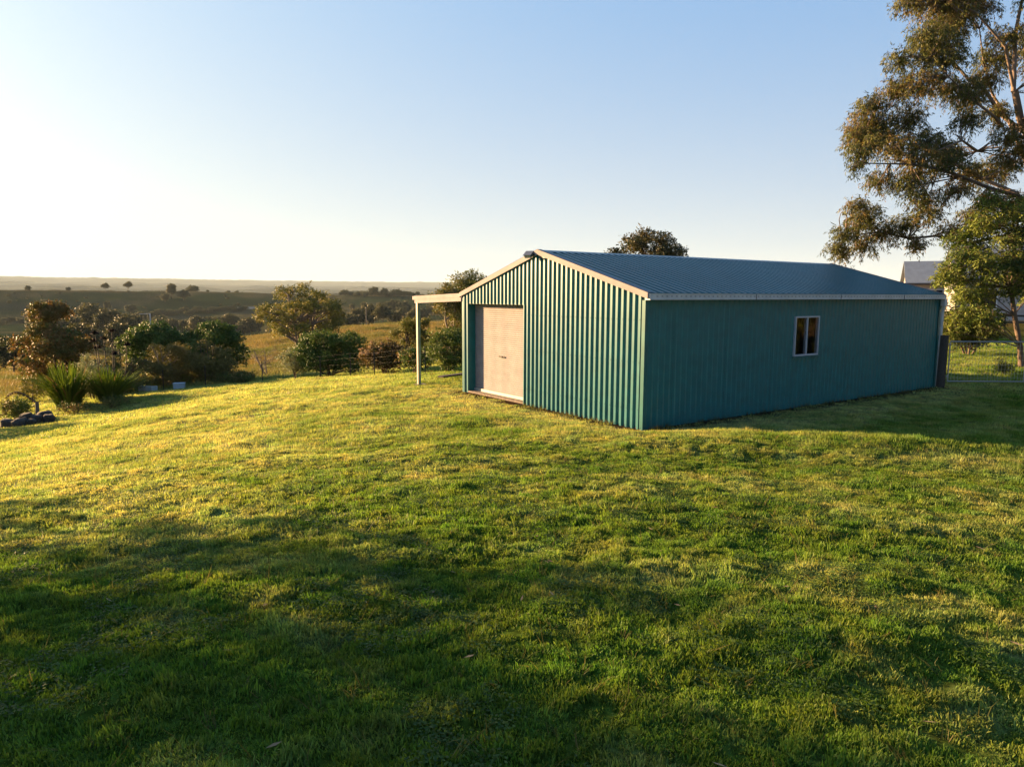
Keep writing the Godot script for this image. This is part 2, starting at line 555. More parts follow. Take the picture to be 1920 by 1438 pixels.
# a tree of its own shape: {h, rx, rz, low (crown base, share of h), clumps, cr (clump radius), n (leaves a clump), L, W, droop, pal, bark, tr, shape, seed, lean, stems}
func tree(called: String, label: String, at: Vector3, s: Dictionary, category := "tree", group := "", turn := 0.0) -> Node3D:
	var rng := RandomNumberGenerator.new()
	rng.seed = s.get("seed", 1)
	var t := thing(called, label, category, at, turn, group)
	var h: float = s.h
	var low: float = s.low * h
	var mid := Vector3(s.get("lean", 0.0), (h + low) * 0.5, 0)
	var rad := Vector3(s.rx, (h - low) * 0.5, s.get("rz", s.rx))
	var cr: float = s.cr
	var spots := []
	var tries := 0
	while spots.size() < s.clumps and tries < 3000:
		tries += 1
		var d := rnd_dir(rng)
		var k := pow(rng.randf(), 0.3)
		var p := d * k
		match s.get("shape", "round"):
			"umbrella":
				if p.y < -0.15 and rng.randf() < 0.75: continue
				p.y = p.y * 0.9 + 0.1 - 0.25 * (p.x * p.x + p.z * p.z)
			"hedge":
				p = Vector3(rng.randf_range(-1, 1), rng.randf_range(-0.9, 0.85), rng.randf_range(-1, 1))
			"wide":
				if p.y < -0.5: continue
		var c := mid + p * (rad - Vector3.ONE * cr * 0.55)
		var ok := true
		for q in spots:
			if q.distance_to(c) < cr * 0.75:
				ok = false
				break
		if ok: spots.append(c)
	var wood := Buf.new()
	var crown := Buf.new()
	var twigs: Buf = wood if s.get("twigs", false) else null
	var bark: Color = s.bark
	var stems: int = s.get("stems", 1)
	var tops := []
	for k in stems:
		var foot: Vector3 = Vector3(rng.randf_range(-1, 1), 0, rng.randf_range(-1, 1)) * (s.tr * 1.5 if stems > 1 else 0.0)
		var reach: Vector3 = Vector3(rng.randf_range(-0.5, 0.5) * s.rx, 0, rng.randf_range(-0.5, 0.5) * s.rx) if stems > 1 else Vector3.ZERO
		var top := Vector3(mid.x, h * 0.86, 0) + reach
		var line := bend(foot + Vector3.DOWN * 0.3, top, 0.0, 0.05, rng, 9)
		wood.tube(line, s.tr, s.tr * 0.2, 7, bark)
		tops.append(line)
	for c in spots:
		var line: Array = tops[rng.randi() % tops.size()]
		var best: Vector3 = line[1]
		for q in line:
			if q.y < c.y - 0.35 * Vector2(c.x - q.x, c.z - q.z).length() and q.y > best.y:
				best = q
		var f: float = s.tr * 0.5 * (1.0 - best.y / h) + s.tr * 0.12
		wood.tube(bend(best, c, 0.06, 0.12, rng), f, f * 0.25, 5, bark)
		clump(crown, twigs, c, Vector3(cr, cr * s.get("flat", 0.8), cr) * rng.randf_range(0.75, 1.2), s.n, s.L, s.W, s.get("droop", 0.2), s.pal, bark, rng, s.get("per", 10))
	part("trunk", wood.mesh(), M.bark, t)
	part("crown", crown.mesh(), M.leaf, t)
	return t

# where a bearing (tangent of the angle from north, in 1/1333) meets the land at a distance north
func site(px: float, d: float) -> Vector3:
	var x := (px - 960.0) / 1333.0 * d
	return Vector3(x, ground(x, -d), -d)

func site_r(px: float, d: float) -> Vector3:
	var t := (px - 960.0) / 1333.0
	return site(px, d / sqrt(1.0 + t * t))

# ---------------------------------------------------------------- corrugated sheets
# profile over one pitch: [across, depth] (depth out of the wall)
const PITCH := 0.1552
const PROFILE := [[0.0, 0.0], [0.060, 0.0], [0.066, 0.003], [0.079, 0.031], [0.085, 0.034], [0.127, 0.034], [0.133, 0.031], [0.146, 0.003], [0.1552, 0.0]]

func profile_points(from: float, to: float) -> Array:
	var out := []
	var k := int(floor(from / PITCH))
	while k * PITCH < to:
		for q in PROFILE.size() - 1:
			var u: float = k * PITCH + PROFILE[q][0]
			if u > from + 0.0005 and u < to - 0.0005:
				out.append(Vector2(u, PROFILE[q][1]))
		k += 1
	out.push_front(Vector2(from, profile_depth(from)))
	out.append(Vector2(to, profile_depth(to)))
	return out

func profile_depth(u: float) -> float:
	var f := fposmod(u, PITCH)
	for q in PROFILE.size() - 1:
		if f <= PROFILE[q + 1][0] + 1e-6:
			return lerpf(PROFILE[q][1], PROFILE[q + 1][1], clampf((f - PROFILE[q][0]) / (PROFILE[q + 1][0] - PROFILE[q][0]), 0, 1))
	return 0.0

# a sheet: origin o, across axis a, up axis y, outward axis w; bottom(u) and top(u) limits as straight lines
func sheet(from: float, to: float, o: Vector3, a: Vector3, y: Vector3, w: Vector3, bottom: Callable, top: Callable, deep := 1.0) -> ArrayMesh:
	var b := Buf.new()
	var pts := profile_points(from, to)
	for k in pts.size() - 1:
		var p: Vector2 = pts[k] * Vector2(1, deep)
		var q: Vector2 = pts[k + 1] * Vector2(1, deep)
		var nn := (w * (q.x - p.x) * a.length() - a.normalized() * (q.y - p.y)).normalized()
		var pb: float = bottom.call(p.x)
		var qb: float = bottom.call(q.x)
		var pt: float = top.call(p.x)
		var qt: float = top.call(q.x)
		var A := o + a * p.x + w * p.y
		var B := o + a * q.x + w * q.y
		b.quad(A + y * pb, B + y * qb, B + y * qt, A + y * pt, nn)
	return b.mesh()

func boxpart(called: String, lo: Vector3, hi: Vector3, material: Material, parent: Node3D) -> MeshInstance3D:
	var b := Buf.new()
	b.box(lo, hi)
	return part(called, b.mesh(), material, parent)

func build_shed() -> void:
	var t := thing("shed", "long green corrugated steel shed with cream trim and roller door", "shed", SHED_AT, SHED_TURN)
	var X := Vector3.RIGHT
	var Y := Vector3.UP
	var Z := Vector3.BACK
	var green: Material = M.shed_green
	var cream: Material = M.cream
	var L := SHED_L
	var W := SHED_W
	var door0 := 3.80
	var door1 := 6.356
	var doorh := 2.28
	boxpart("floor_slab", Vector3(0.0, -0.35, -W), Vector3(L, 0.02, 0.0), M.concrete, t)
	var rise := (RIDGE - EAVE) / (W * 0.5)
	var gable_top := func(u: float) -> float: return EAVE + 0.02 + rise * minf(u, W - u)
	var flat_top := func(_u: float) -> float: return EAVE + 0.03
	var zero := func(_u: float) -> float: return -0.03
	var over_door := func(_u: float) -> float: return doorh + 0.012
	# near gable (faces -x): u runs from the near corner to the far-left one
	var edge := [0.0]
	var u := PITCH * 5.0
	while u < door0 - 0.3:
		edge.append(u)
		u += PITCH * 5.0
	edge.append(door0)
	for k in edge.size() - 1:
		part("wall_sheet", sheet(edge[k], edge[k + 1], Vector3.ZERO, -Z, Y, -X, zero, gable_top), green, t)
	edge = [door0, door0 + PITCH * 5.0, door0 + PITCH * 10.0, door0 + PITCH * 15.0, door1 + 0.05]
	for k in edge.size() - 1:
		part("wall_sheet", sheet(edge[k] + 0.0, edge[k + 1], Vector3.ZERO, -Z, Y, -X, over_door, gable_top), green, t)
	part("wall_sheet", sheet(door1 + 0.05, W, Vector3.ZERO, -Z, Y, -X, zero, gable_top), green, t)
	# far gable
	u = 0.0
	while u < W - 0.01:
		part("wall_sheet", sheet(u, minf(u + PITCH * 7.0, W), Vector3(L, 0, 0), -Z, Y, X, zero, gable_top), green, t)
		u += PITCH * 7.0
	# long walls: near one with the window
	var win0 := 4.664
	var win1 := 5.566
	var wb := 1.1735
	var wt := 2.0366
	u = 0.0
	var cuts := [0.0]
	while u < L - 0.8:
		u += PITCH * 5.0
		cuts.append(minf(u, L))
	cuts.append(L)
	for k in cuts.size() - 1:
		var a: float = cuts[k]
		var b: float = cuts[k + 1]
		var proud := Vector3(0, 0, 0.004 * (k % 2))
		if b <= win0 or a >= win1:
			part("wall_sheet", sheet(a, b, proud, X, Y, Z, zero, flat_top, 0.4), green, t)
		else:
			var lo := maxf(a, win0)
			var hi := minf(b, win1)
			if a < lo: part("wall_sheet", sheet(a, lo, proud, X, Y, Z, zero, flat_top, 0.4), green, t)
			if hi < b: part("wall_sheet", sheet(hi, b, proud, X, Y, Z, zero, flat_top, 0.4), green, t)
			part("wall_sheet", sheet(lo, hi, proud, X, Y, Z, zero, func(_q: float) -> float: return wb, 0.4), green, t)
			part("wall_sheet", sheet(lo, hi, proud, X, Y, Z, func(_q: float) -> float: return wt, flat_top, 0.4), green, t)
		part("wall_sheet", sheet(a, b, Vector3(0, 0, -W), X, Y, -Z, zero, flat_top), green, t)
	# window
	var wf := Node3D.new()
	wf.name = "window"
	t.add_child(wf, true)
	var fr := Buf.new()
	var d0 := -0.03
	var d1 := 0.05
	fr.box(Vector3(win0 - 0.012, wb - 0.015, d0), Vector3(win0 + 0.02, wt + 0.015, d1))
	fr.box(Vector3(win1 - 0.02, wb - 0.015, d0), Vector3(win1 + 0.012, wt + 0.015, d1))
	fr.box(Vector3(win0 + 0.02, wt - 0.018, d0), Vector3(win1 - 0.02, wt + 0.015, d1 - 0.002))
	fr.box(Vector3(win0 + 0.02, wb - 0.015, d0), Vector3(win1 - 0.02, wb + 0.022, d1 - 0.002))
	fr.box(Vector3(win0 + 0.435, wb + 0.022, d0), Vector3(win0 + 0.472, wt - 0.018, d1 - 0.006))
	part("frame", fr.mesh(), M.window_frame, wf)
	var sl := Buf.new()
	sl.box(Vector3(win0 - 0.05, wb - 0.055, -0.02), Vector3(win1 + 0.05, wb - 0.031, 0.065))
	part("sill", sl.mesh(), green, wf)
	for s in [[win0 + 0.02, win0 + 0.435, 0.012], [win0 + 0.472, win1 - 0.02, 0.024]]:
		boxpart("pane", Vector3(s[0], wb + 0.022, s[2]), Vector3(s[1], wt - 0.018, s[2] + 0.005), M.glass, wf)
	# dark lining that closes the room
	var inner := Buf.new()
	inner.box(Vector3(1.2, 0.021, -W + 0.5), Vector3(1.35, 1.5, -0.9))
	inner.box(Vector3(3.2, 0.021, -3.4), Vector3(7.4, 1.1, -2.5))
	part("workbench", inner.mesh(), M.dark_wood, t)
	# roof: two slopes of ribbed sheets
	var roof_y := EAVE + 0.045
	var run := W * 0.5 + 0.10
	var slope := Vector2(run, run * rise)
	var up_near := Vector3(0, slope.y, -slope.x).normalized()
	var up_far := Vector3(0, slope.y, slope.x).normalized()
	var n_near := Vector3(0, slope.x, slope.y).normalized()
	var n_far := Vector3(0, slope.x, -slope.y).normalized()
	var low_y := roof_y - 0.10 * rise
	var full := slope.length()
	var len_f := func(_q: float) -> float: return full - 0.012
	u = -0.02
	while u < L + 0.01:
		var to := minf(u + PITCH * 5.2, L + 0.03)
		part("roof_sheet", sheet(u / 1.3, to / 1.3, Vector3(0, low_y, 0.10), X * 1.3, up_near, n_near, zero, len_f, 1.45), M.roof, t)
		part("roof_sheet", sheet(u / 1.3, to / 1.3, Vector3(0, low_y, -W - 0.10), X * 1.3, up_far, n_far, zero, len_f, 1.45), M.roof, t)
		u += PITCH * 5.2
	var cap := Buf.new()
	for sg in [1.0, -1.0]:
		var top_p := Vector3(0, low_y + slope.y + 0.052, -W * 0.5)
		var dn := Vector3(0, -slope.y, slope.x * sg).normalized() * 0.17
		var nn := Vector3(0, slope.x, slope.y * sg).normalized()
		var A := top_p + Vector3(-0.03, 0, 0)
		var B := top_p + Vector3(L + 0.04, 0, 0)
		cap.quad(A, B, B + dn, A + dn, nn)
		cap.quad(A + dn, B + dn, B + dn - nn * 0.018, A + dn - nn * 0.018, Vector3(0, 0, sg))
	part("ridge_cap", cap.mesh(), M.roof, t)
	# cream barge boards on both gables
	for gx in [-0.075, L + 0.045]:
		for sg in [1.0, -1.0]:
			var bb := Buf.new()
			var eave_z: float = 0.12 if sg > 0 else -W - 0.12
			var p0 := Vector3(gx, low_y + 0.052 - 0.02 * rise, eave_z)
			var p1 := Vector3(gx, low_y + slope.y + 0.058, -W * 0.5)
			var dep := Vector3(0, 0.115, 0)
			var th := Vector3(0.03, 0, 0)
			bb.quad(p0, p1, p1 - dep, p0 - dep, -X)
			bb.quad(p0 + th, p1 + th, p1 - dep + th, p0 - dep + th, X)
			bb.quad(p0, p1, p1 + th, p0 + th, (n_near if sg > 0 else n_far))
			bb.quad(p0 - dep, p1 - dep, p1 - dep + th, p0 - dep + th, -(n_near if sg > 0 else n_far))
			bb.quad(p0, p0 - dep, p0 - dep + th, p0 + th, Vector3(0, 0, sg))
			# folded flange over the roof edge
			var up2: Vector3 = (n_near if sg > 0 else n_far) * 0.006
			var fl := Vector3(0.11 if gx < 1.0 else -0.08, 0, 0)
			bb.quad(p0 + up2, p1 + up2, p1 + up2 + fl, p0 + up2 + fl, (n_near if sg > 0 else n_far))
			part("barge_board", bb.mesh(), cream, t)
	# gutter with slots on the near eave, plain one behind
	for sg in [1.0, -1.0]:
		var gt := Buf.new()
		var z0: float = 0.036 if sg > 0 else -W - 0.036
		var z1: float = z0 + 0.12 * sg
		var y0 := EAVE - 0.075
		var y1 := EAVE + 0.045
		gt.box(Vector3(-0.04, y0, minf(z1 - 0.004 * sg, z1)), Vector3(L + 0.05, y1, maxf(z1 - 0.004 * sg, z1)))
		gt.box(Vector3(-0.04, y0, minf(z0, z1 - 0.004 * sg)), Vector3(L + 0.05, y0 + 0.004, maxf(z0, z1 - 0.004 * sg)))
		gt.box(Vector3(-0.04, y1 - 0.012, minf(z1, z1 + 0.010 * sg)), Vector3(L + 0.05, y1, maxf(z1, z1 + 0.010 * sg)))
		gt.box(Vector3(-0.04, y0 + 0.004, minf(z1, z1 + 0.006 * sg)), Vector3(L + 0.05, y0 + 0.022, maxf(z1, z1 + 0.006 * sg)))
		for e in [-0.0435, L + 0.05]:
			gt.box(Vector3(e, y0, minf(z0, z1)), Vector3(e + 0.0035, y1, maxf(z0, z1)))
		var g := part("gutter", gt.mesh(), M.gutter, t)
		if sg > 0:
			var so := Buf.new()
			var x := 0.12
			while x < L:
				so.box(Vector3(x, y0 + 0.062, z1 + 0.0005), Vector3(x + 0.045, y0 + 0.074, z1 + 0.003))
				x += 0.13
			for j in [3.05, 6.2, 9.1]:
				so.box(Vector3(j, y0, z1 + 0.001), Vector3(j + 0.006, y1, z1 + 0.012))
			tag(part("overflow_slots", so.mesh(), M.black, g), "", "", "", "stuff")
	# corner flashings
	for cn in [[0.0, 0.0, -1.0, 1.0], [0.0, -W, -1.0, -1.0], [L, 0.0, 1.0, 1.0], [L, -W, 1.0, -1.0]]:
		var cb := Buf.new()
		var cx: float = cn[0]
		var cz: float = cn[1]
		var ox: float = cx + cn[2] * 0.038
		var oz: float = cz + cn[3] * 0.038
		cb.box(Vector3(minf(ox, ox - cn[2] * 0.004), -0.03, minf(oz, oz - cn[3] * 0.085)), Vector3(maxf(ox, ox - cn[2] * 0.004), EAVE - 0.08, maxf(oz, oz - cn[3] * 0.085)))
		cb.box(Vector3(minf(ox - cn[2] * 0.004, ox - cn[2] * 0.085), -0.03, minf(oz, oz - cn[3] * 0.004)), Vector3(maxf(ox - cn[2] * 0.004, ox - cn[2] * 0.085), EAVE - 0.08, maxf(oz, oz - cn[3] * 0.004)))
		part("corner_flashing", cb.mesh(), M.shed_flash, t)
	# roller door, set back in its opening
	var dr := Node3D.new()
	dr.name = "roller_door"
	t.add_child(dr, true)
	var back := 0.24
	var yy := 0.0
	var rib := 0.05
	while yy < doorh - 0.01:
		var cu := Buf.new()
		var prev := Vector2(yy, 0.0)
		for k in range(1, 7):
			var f := k / 6.0
			var nx := Vector2(yy + rib * f, -0.012 * (0.5 - 0.5 * cos(f * TAU)))
			var nn := Vector3(-(nx.x - prev.x), nx.y - prev.y, 0).normalized()
			cu.quad(Vector3(back + prev.y, prev.x, -door0 - 0.02), Vector3(back + prev.y, prev.x, -door1 + 0.02), Vector3(back + nx.y, nx.x, -door1 + 0.02), Vector3(back + nx.y, nx.x, -door0 - 0.02), nn)
			prev = nx
		part("slat", cu.mesh(), cream, dr)
		yy += rib
	boxpart("bottom_rail", Vector3(back - 0.045, 0.021, -door1 + 0.02), Vector3(back - 0.013, 0.09, -door0 - 0.02), M.rail_grey, dr)
	var hd := Buf.new()
	hd.box(Vector3(back - 0.035, 0.97, -5.2), Vector3(back - 0.013, 1.0, -4.94))
	hd.box(Vector3(back - 0.06, 0.975, -5.12), Vector3(back - 0.035, 0.995, -5.02))
	part("handle", hd.mesh(), M.black, dr)
	# jambs and head of the opening
	boxpart("door_jamb", Vector3(-0.002, -0.03, -door1 - 0.05), Vector3(back + 0.02, doorh + 0.01, -door1 + 0.018), green, t)
	boxpart("door_jamb", Vector3(-0.037, -0.03, -door0 - 0.018), Vector3(back + 0.02, doorh + 0.01, -door0 + 0.01), green, t)
	boxpart("door_head", Vector3(-0.002, doorh + 0.001, -door1 + 0.018), Vector3(back + 0.35, doorh + 0.05, -door0 - 0.018), green, t)
	# flood light under the apex
	var fl2 := Node3D.new()
	fl2.name = "flood_light"
	t.add_child(fl2, true)
	var ap := Vector3(-0.12, low_y + slope.y - 0.03, -W * 0.5 - 0.22)
	var hb := Buf.new()
	var tl := Transform3D((Basis(Vector3.UP, 0.5) * Basis(Vector3.BACK, 0.55)).scaled(Vector3.ONE * 0.78), ap)
	hb.box(Vector3(-0.16, -0.05, -0.10), Vector3(0.06, 0.06, 0.10), Color.WHITE, tl)
	hb.box(Vector3(-0.19, 0.045, -0.12), Vector3(0.06, 0.062, 0.12), Color.WHITE, tl)
	part("lamp_housing", hb.mesh(), M.grey_metal, fl2)
	var gl := Buf.new()
	gl.box(Vector3(-0.165, -0.042, -0.09), Vector3(-0.161, 0.044, 0.09), Color.WHITE, tl)
	part("lens", gl.mesh(), M.lamp_glass, fl2)
	var br := Buf.new()
	br.bar(ap, ap + Vector3(0.07, -0.03, 0.16), 0.03, 0.03)
	br.box(Vector3(-0.06, low_y + slope.y - 0.14, -W * 0.5 + 0.05), Vector3(-0.037, low_y + slope.y - 0.10, -W * 0.5 + 0.42))
	br.box(Vector3(-0.062, low_y + slope.y - 0.10, -W * 0.5 + 0.08), Vector3(-0.037, low_y + slope.y - 0.055, -W * 0.5 + 0.14))
	br.box(Vector3(-0.062, low_y + slope.y - 0.10, -W * 0.5 + 0.28), Vector3(-0.037, low_y + slope.y - 0.055, -W * 0.5 + 0.34))
	part("bracket", br.mesh(), M.black_metal, fl2)
	# rainwater pipe at the far end of the gutter
	var dp := Buf.new()
	dp.box(Vector3(L - 0.02, EAVE - 0.26, 0.05), Vector3(L + 0.12, EAVE - 0.077, 0.16))
	dp.tube([Vector3(L + 0.1, EAVE - 0.2, 0.09), Vector3(L + 0.16, EAVE - 0.45, 0.03), Vector3(L + 0.16, 0.0, 0.03)], 0.045, 0.045, 10)
	part("downpipe", dp.mesh(), M.gutter, t)
	# screws in the gable sheets at girt height
	var sc := Buf.new()
	for row in [0.35, 1.25, 2.05]:
		u = 0.106
		while u < door0 - 0.1:
			sc.box(Vector3(-0.040, row, -u - 0.006), Vector3(-0.0335, row + 0.012, -u + 0.006))
			u += PITCH
	for row in [0.22, 0.9, 1.65, 2.3]:
		u = 0.106
		while u < L:
			if row < 0.5 or row > 2.2 or u < win0 - 0.1 or u > win1 + 0.1:
				sc.box(Vector3(u - 0.006, row, 0.0138), Vector3(u + 0.006, row + 0.012, 0.0225))
			u += PITCH
	tag(part("screws", sc.mesh(), M.shed_flash, t), "", "", "", "stuff")
	# lean-to awning on the far-left side
	var aw := W + 2.70
	var r0 := EAVE + 0.045
	var r1 := EAVE - 0.035
	var lean := (r1 - r0) / (aw - W)
	for e in [-0.07, L - 0.05]:
		var fb := Buf.new()
		var a0 := Vector3(e, r0, -W - 0.12)
		var a1 := Vector3(e, r1, -aw)
		fb.quad(a0, a1, a1 - Y * 0.105, a0 - Y * 0.105, -X)
		fb.quad(a0, a1, a1 + X * 0.09, a0 + X * 0.09, Y)
		fb.quad(a1, a1 - Y * 0.105, a1 - Y * 0.105 + X * 0.03, a1 + X * 0.03, -Z)
		part("awning_fascia", fb.mesh(), cream, t)
	var ob := Buf.new()
	ob.box(Vector3(-0.07, r1 - 0.11, -aw - 0.10), Vector3(L, r1 - 0.005, -aw - 0.003))
	part("awning_gutter", ob.mesh(), cream, t)
	for rx in [-0.035, 3.7, 7.5, 11.2]:
		var rb := Buf.new()
		rb.bar(Vector3(rx, r0 - 0.155, -W - 0.05), Vector3(rx, r1 - 0.155, -aw + 0.02), 0.06, 0.1)
		part("rafter", rb.mesh(), cream, t)
		boxpart("post", Vector3(rx - 0.04, -0.5, -aw + 0.13), Vector3(rx + 0.05, r1 - 0.19, -aw + 0.22), M.post_paint, t)
	u = 0.0
	while u < L - 0.01:
		var to := minf(u + PITCH * 7.0, L)
		var up_a := Vector3(0, -(r1 - r0), aw - W).normalized()
		part("awning_sheet", sheet(u, to, Vector3(0, r1 - 0.04, -aw), X, up_a, Vector3(0, up_a.z, -up_a.y), zero, func(_q: float) -> float: return aw - W - 0.06), M.roof, t)
		u += PITCH * 7.0
	boxpart("post_footing", Vector3(-0.16, -0.6, -aw + 0.05), Vector3(0.17, -0.09, -aw + 0.30), M.concrete, t)

# ---------------------------------------------------------------- garden and fences
func strap_plant(label: String, at: Vector3, leaves: int, tall: float, spread: float, seed_n: int) -> void:
	var rng := RandomNumberGenerator.new()
	rng.seed = seed_n
	var t := thing("flax_clump", label, "plant", at, 0, "")
	var b := Buf.new()
	for k in leaves:
		var an := rng.randf() * TAU
		var out := Vector3(cos(an), 0, sin(an))
		var p := out * spread * 0.3 * sqrt(rng.randf())
		var h := tall * rng.randf_range(0.7, 1.15)
		var flare := rng.randf_range(0.1, 1.0)
		var w := rng.randf_range(0.05, 0.085)
		var side := out.cross(Vector3.UP)
		var last := p
		var col := Color(0.06, 0.11, 0.02).lerp(Color(0.13, 0.17, 0.025), rng.randf()) * rng.randf_range(0.7, 1.2)
		if rng.randf() < 0.03: col = Color(0.2, 0.13, 0.06)
		for s in 5:
			var f := (s + 1) / 5.0
			var q := p + out * spread * flare * f * (0.45 + 0.75 * f) + Vector3.UP * h * (f - 0.32 * flare * f * f)
			var w0 := w * (1.0 - pow(s / 5.0, 2.5))
			var w1 := w * (1.0 - pow(f, 2.5))
			var nn := side.cross(q - last).normalized()
			b.quad(last - side * w0 * 0.5, last + side * w0 * 0.5, q + side * w1 * 0.5, q - side * w1 * 0.5, nn, col)
			last = q
	tag(part("strap_leaves", b.mesh(), M.strap, t), "", "", "", "stuff")

func rock(label: String, at: Vector3, size: Vector3, turn: float, seed_n: int) -> void:
	var f := FastNoiseLite.new()
	f.seed = seed_n
	f.frequency = 0.9
	var b := Buf.new()
	var nu := 14
	var nv := 9
	for j in nv + 1:
		for k in nu + 1:
			var th := PI * j / nv
			var ph := TAU * k / nu
			var d := Vector3(sin(th) * cos(ph), cos(th), sin(th) * sin(ph))
			var e := Vector3(signf(d.x) * pow(absf(d.x), 0.55), signf(d.y) * pow(absf(d.y), 0.55), signf(d.z) * pow(absf(d.z), 0.55))
			var p := e * (1.0 + 0.35 * f.get_noise_3d(d.x, d.y, d.z)) * size * 0.5
			b.v.append(p); b.n.append(d); b.c.append(Color.WHITE)
	for j in nv:
		for k in nu:
			var q := j * (nu + 1) + k
			b.i.append_array(PackedInt32Array([q, q + 1, q + nu + 1, q + 1, q + nu + 2, q + nu + 1]))
	var st := SurfaceTool.new()
	st.create_from(b.mesh(), 0)
	st.deindex()
	st.set_smooth_group(-1)
	st.generate_normals()
	var o := part(numbered("garden_stone"), st.commit(), M.stone, self)
	o.position = at
	o.rotation = Vector3(0.1 * sin(seed_n), turn, 0.12 * cos(seed_n * 3.0))
	tag(o, label, "stone", "stones edging the garden bed")

func picket(parent: Node3D, at: Vector3, h: float) -> void:
	var b := Buf.new()
	b.box(Vector3(-0.022, -0.3, -0.006), Vector3(0.022, h, 0.006), Color.WHITE, Transform3D(Basis(), at))
	b.box(Vector3(-0.005, -0.3, 0.006), Vector3(0.005, h, 0.03), Color.WHITE, Transform3D(Basis(), at))
	part("post", b.mesh(), M.black_metal, parent)

func build_fences() -> void:
	var f := thing("picket_fence", "thin wire fence on dark steel posts along the lawn's lower edge", "fence")
	var line := [site(262, 36), site(300, 35.6), site(380, 36), site(488, 36), site(598, 32.5), site(655, 31), site(700, 29.5), site(796, 26.6), site(870, 25.5)]
	for p in line:
		picket(f, p, 1.05)
	for k in line.size() - 1:
		for h in [0.3, 0.55, 0.8, 1.0]:
			var b := Buf.new()
			b.tube([line[k] + Vector3.UP * h, line[k + 1] + Vector3.UP * h], 0.001, 0.001, 4)
			part("wire", b.mesh(), M.black_metal, f)
	# timber post at the shed's far corner and the pipe gate beside it
	var at := Vector3(12.0, ground(12.0, -19.75), -19.75)
	var p := thing("timber_post", "thick weathered round timber post at the shed's far corner", "post", at)
	var pb := Buf.new()
	pb.tube([Vector3(0, -0.4, 0), Vector3(0.005, 0.5, 0), Vector3(0.012, 1.4, 0), Vector3(0.012, 1.44, 0), Vector3(0.012, 1.445, 0)], 0.12, 0.115, 14)
	pb.tube([Vector3(0.012, 1.44, 0), Vector3(0.012, 1.452, 0)], 0.115, 0.0, 14)
	part("pole", pb.mesh(), M.old_timber, p)
	var gb := Buf.new()
	gb.bar(Vector3(0.1, 1.2, 0.02), Vector3(0.2, 1.2, 0.02), 0.03, 0.03)
	gb.bar(Vector3(0.1, 0.3, 0.02), Vector3(0.2, 0.3, 0.02), 0.03, 0.03)
	part("hinge", gb.mesh(), M.steel, p)
	var g := thing("farm_gate", "galvanised pipe farm gate with wire mesh beside the timber post", "gate", at + Vector3(0.2, 0, 0.0), -0.02)
	var glen := 4.2
	var y0 := 0.16
	var y1 := 1.27
	for seg in [[Vector3(0, y0, 0), Vector3(glen, y0, 0)], [Vector3(0, y1, 0), Vector3(glen, y1, 0)], [Vector3(0, y0, 0), Vector3(0, y1, 0)], [Vector3(glen, y0, 0), Vector3(glen, y1, 0)], [Vector3(glen * 0.5, y0, 0), Vector3(glen * 0.5, y1, 0)]]:
		var rb := Buf.new()
		rb.tube([seg[0], seg[1]], 0.018, 0.018, 9)
		part("rail", rb.mesh(), M.steel, g)
	var mb := Buf.new()
	var x := 0.09
	while x < glen:
		mb.bar(Vector3(x, y0, 0.0), Vector3(x, y1, 0.0), 0.0045, 0.0045)
		x += 0.092
	var hy := y0 + 0.1
	while hy < y1:
		mb.bar(Vector3(0, hy, 0.004), Vector3(glen, hy, 0.004), 0.0045, 0.0045)
		hy += 0.11 + hy * 0.03
	tag(part("wire_mesh", mb.mesh(), M.steel, g), "", "", "", "stuff")

func dark(c: Array) -> Array:
	return c

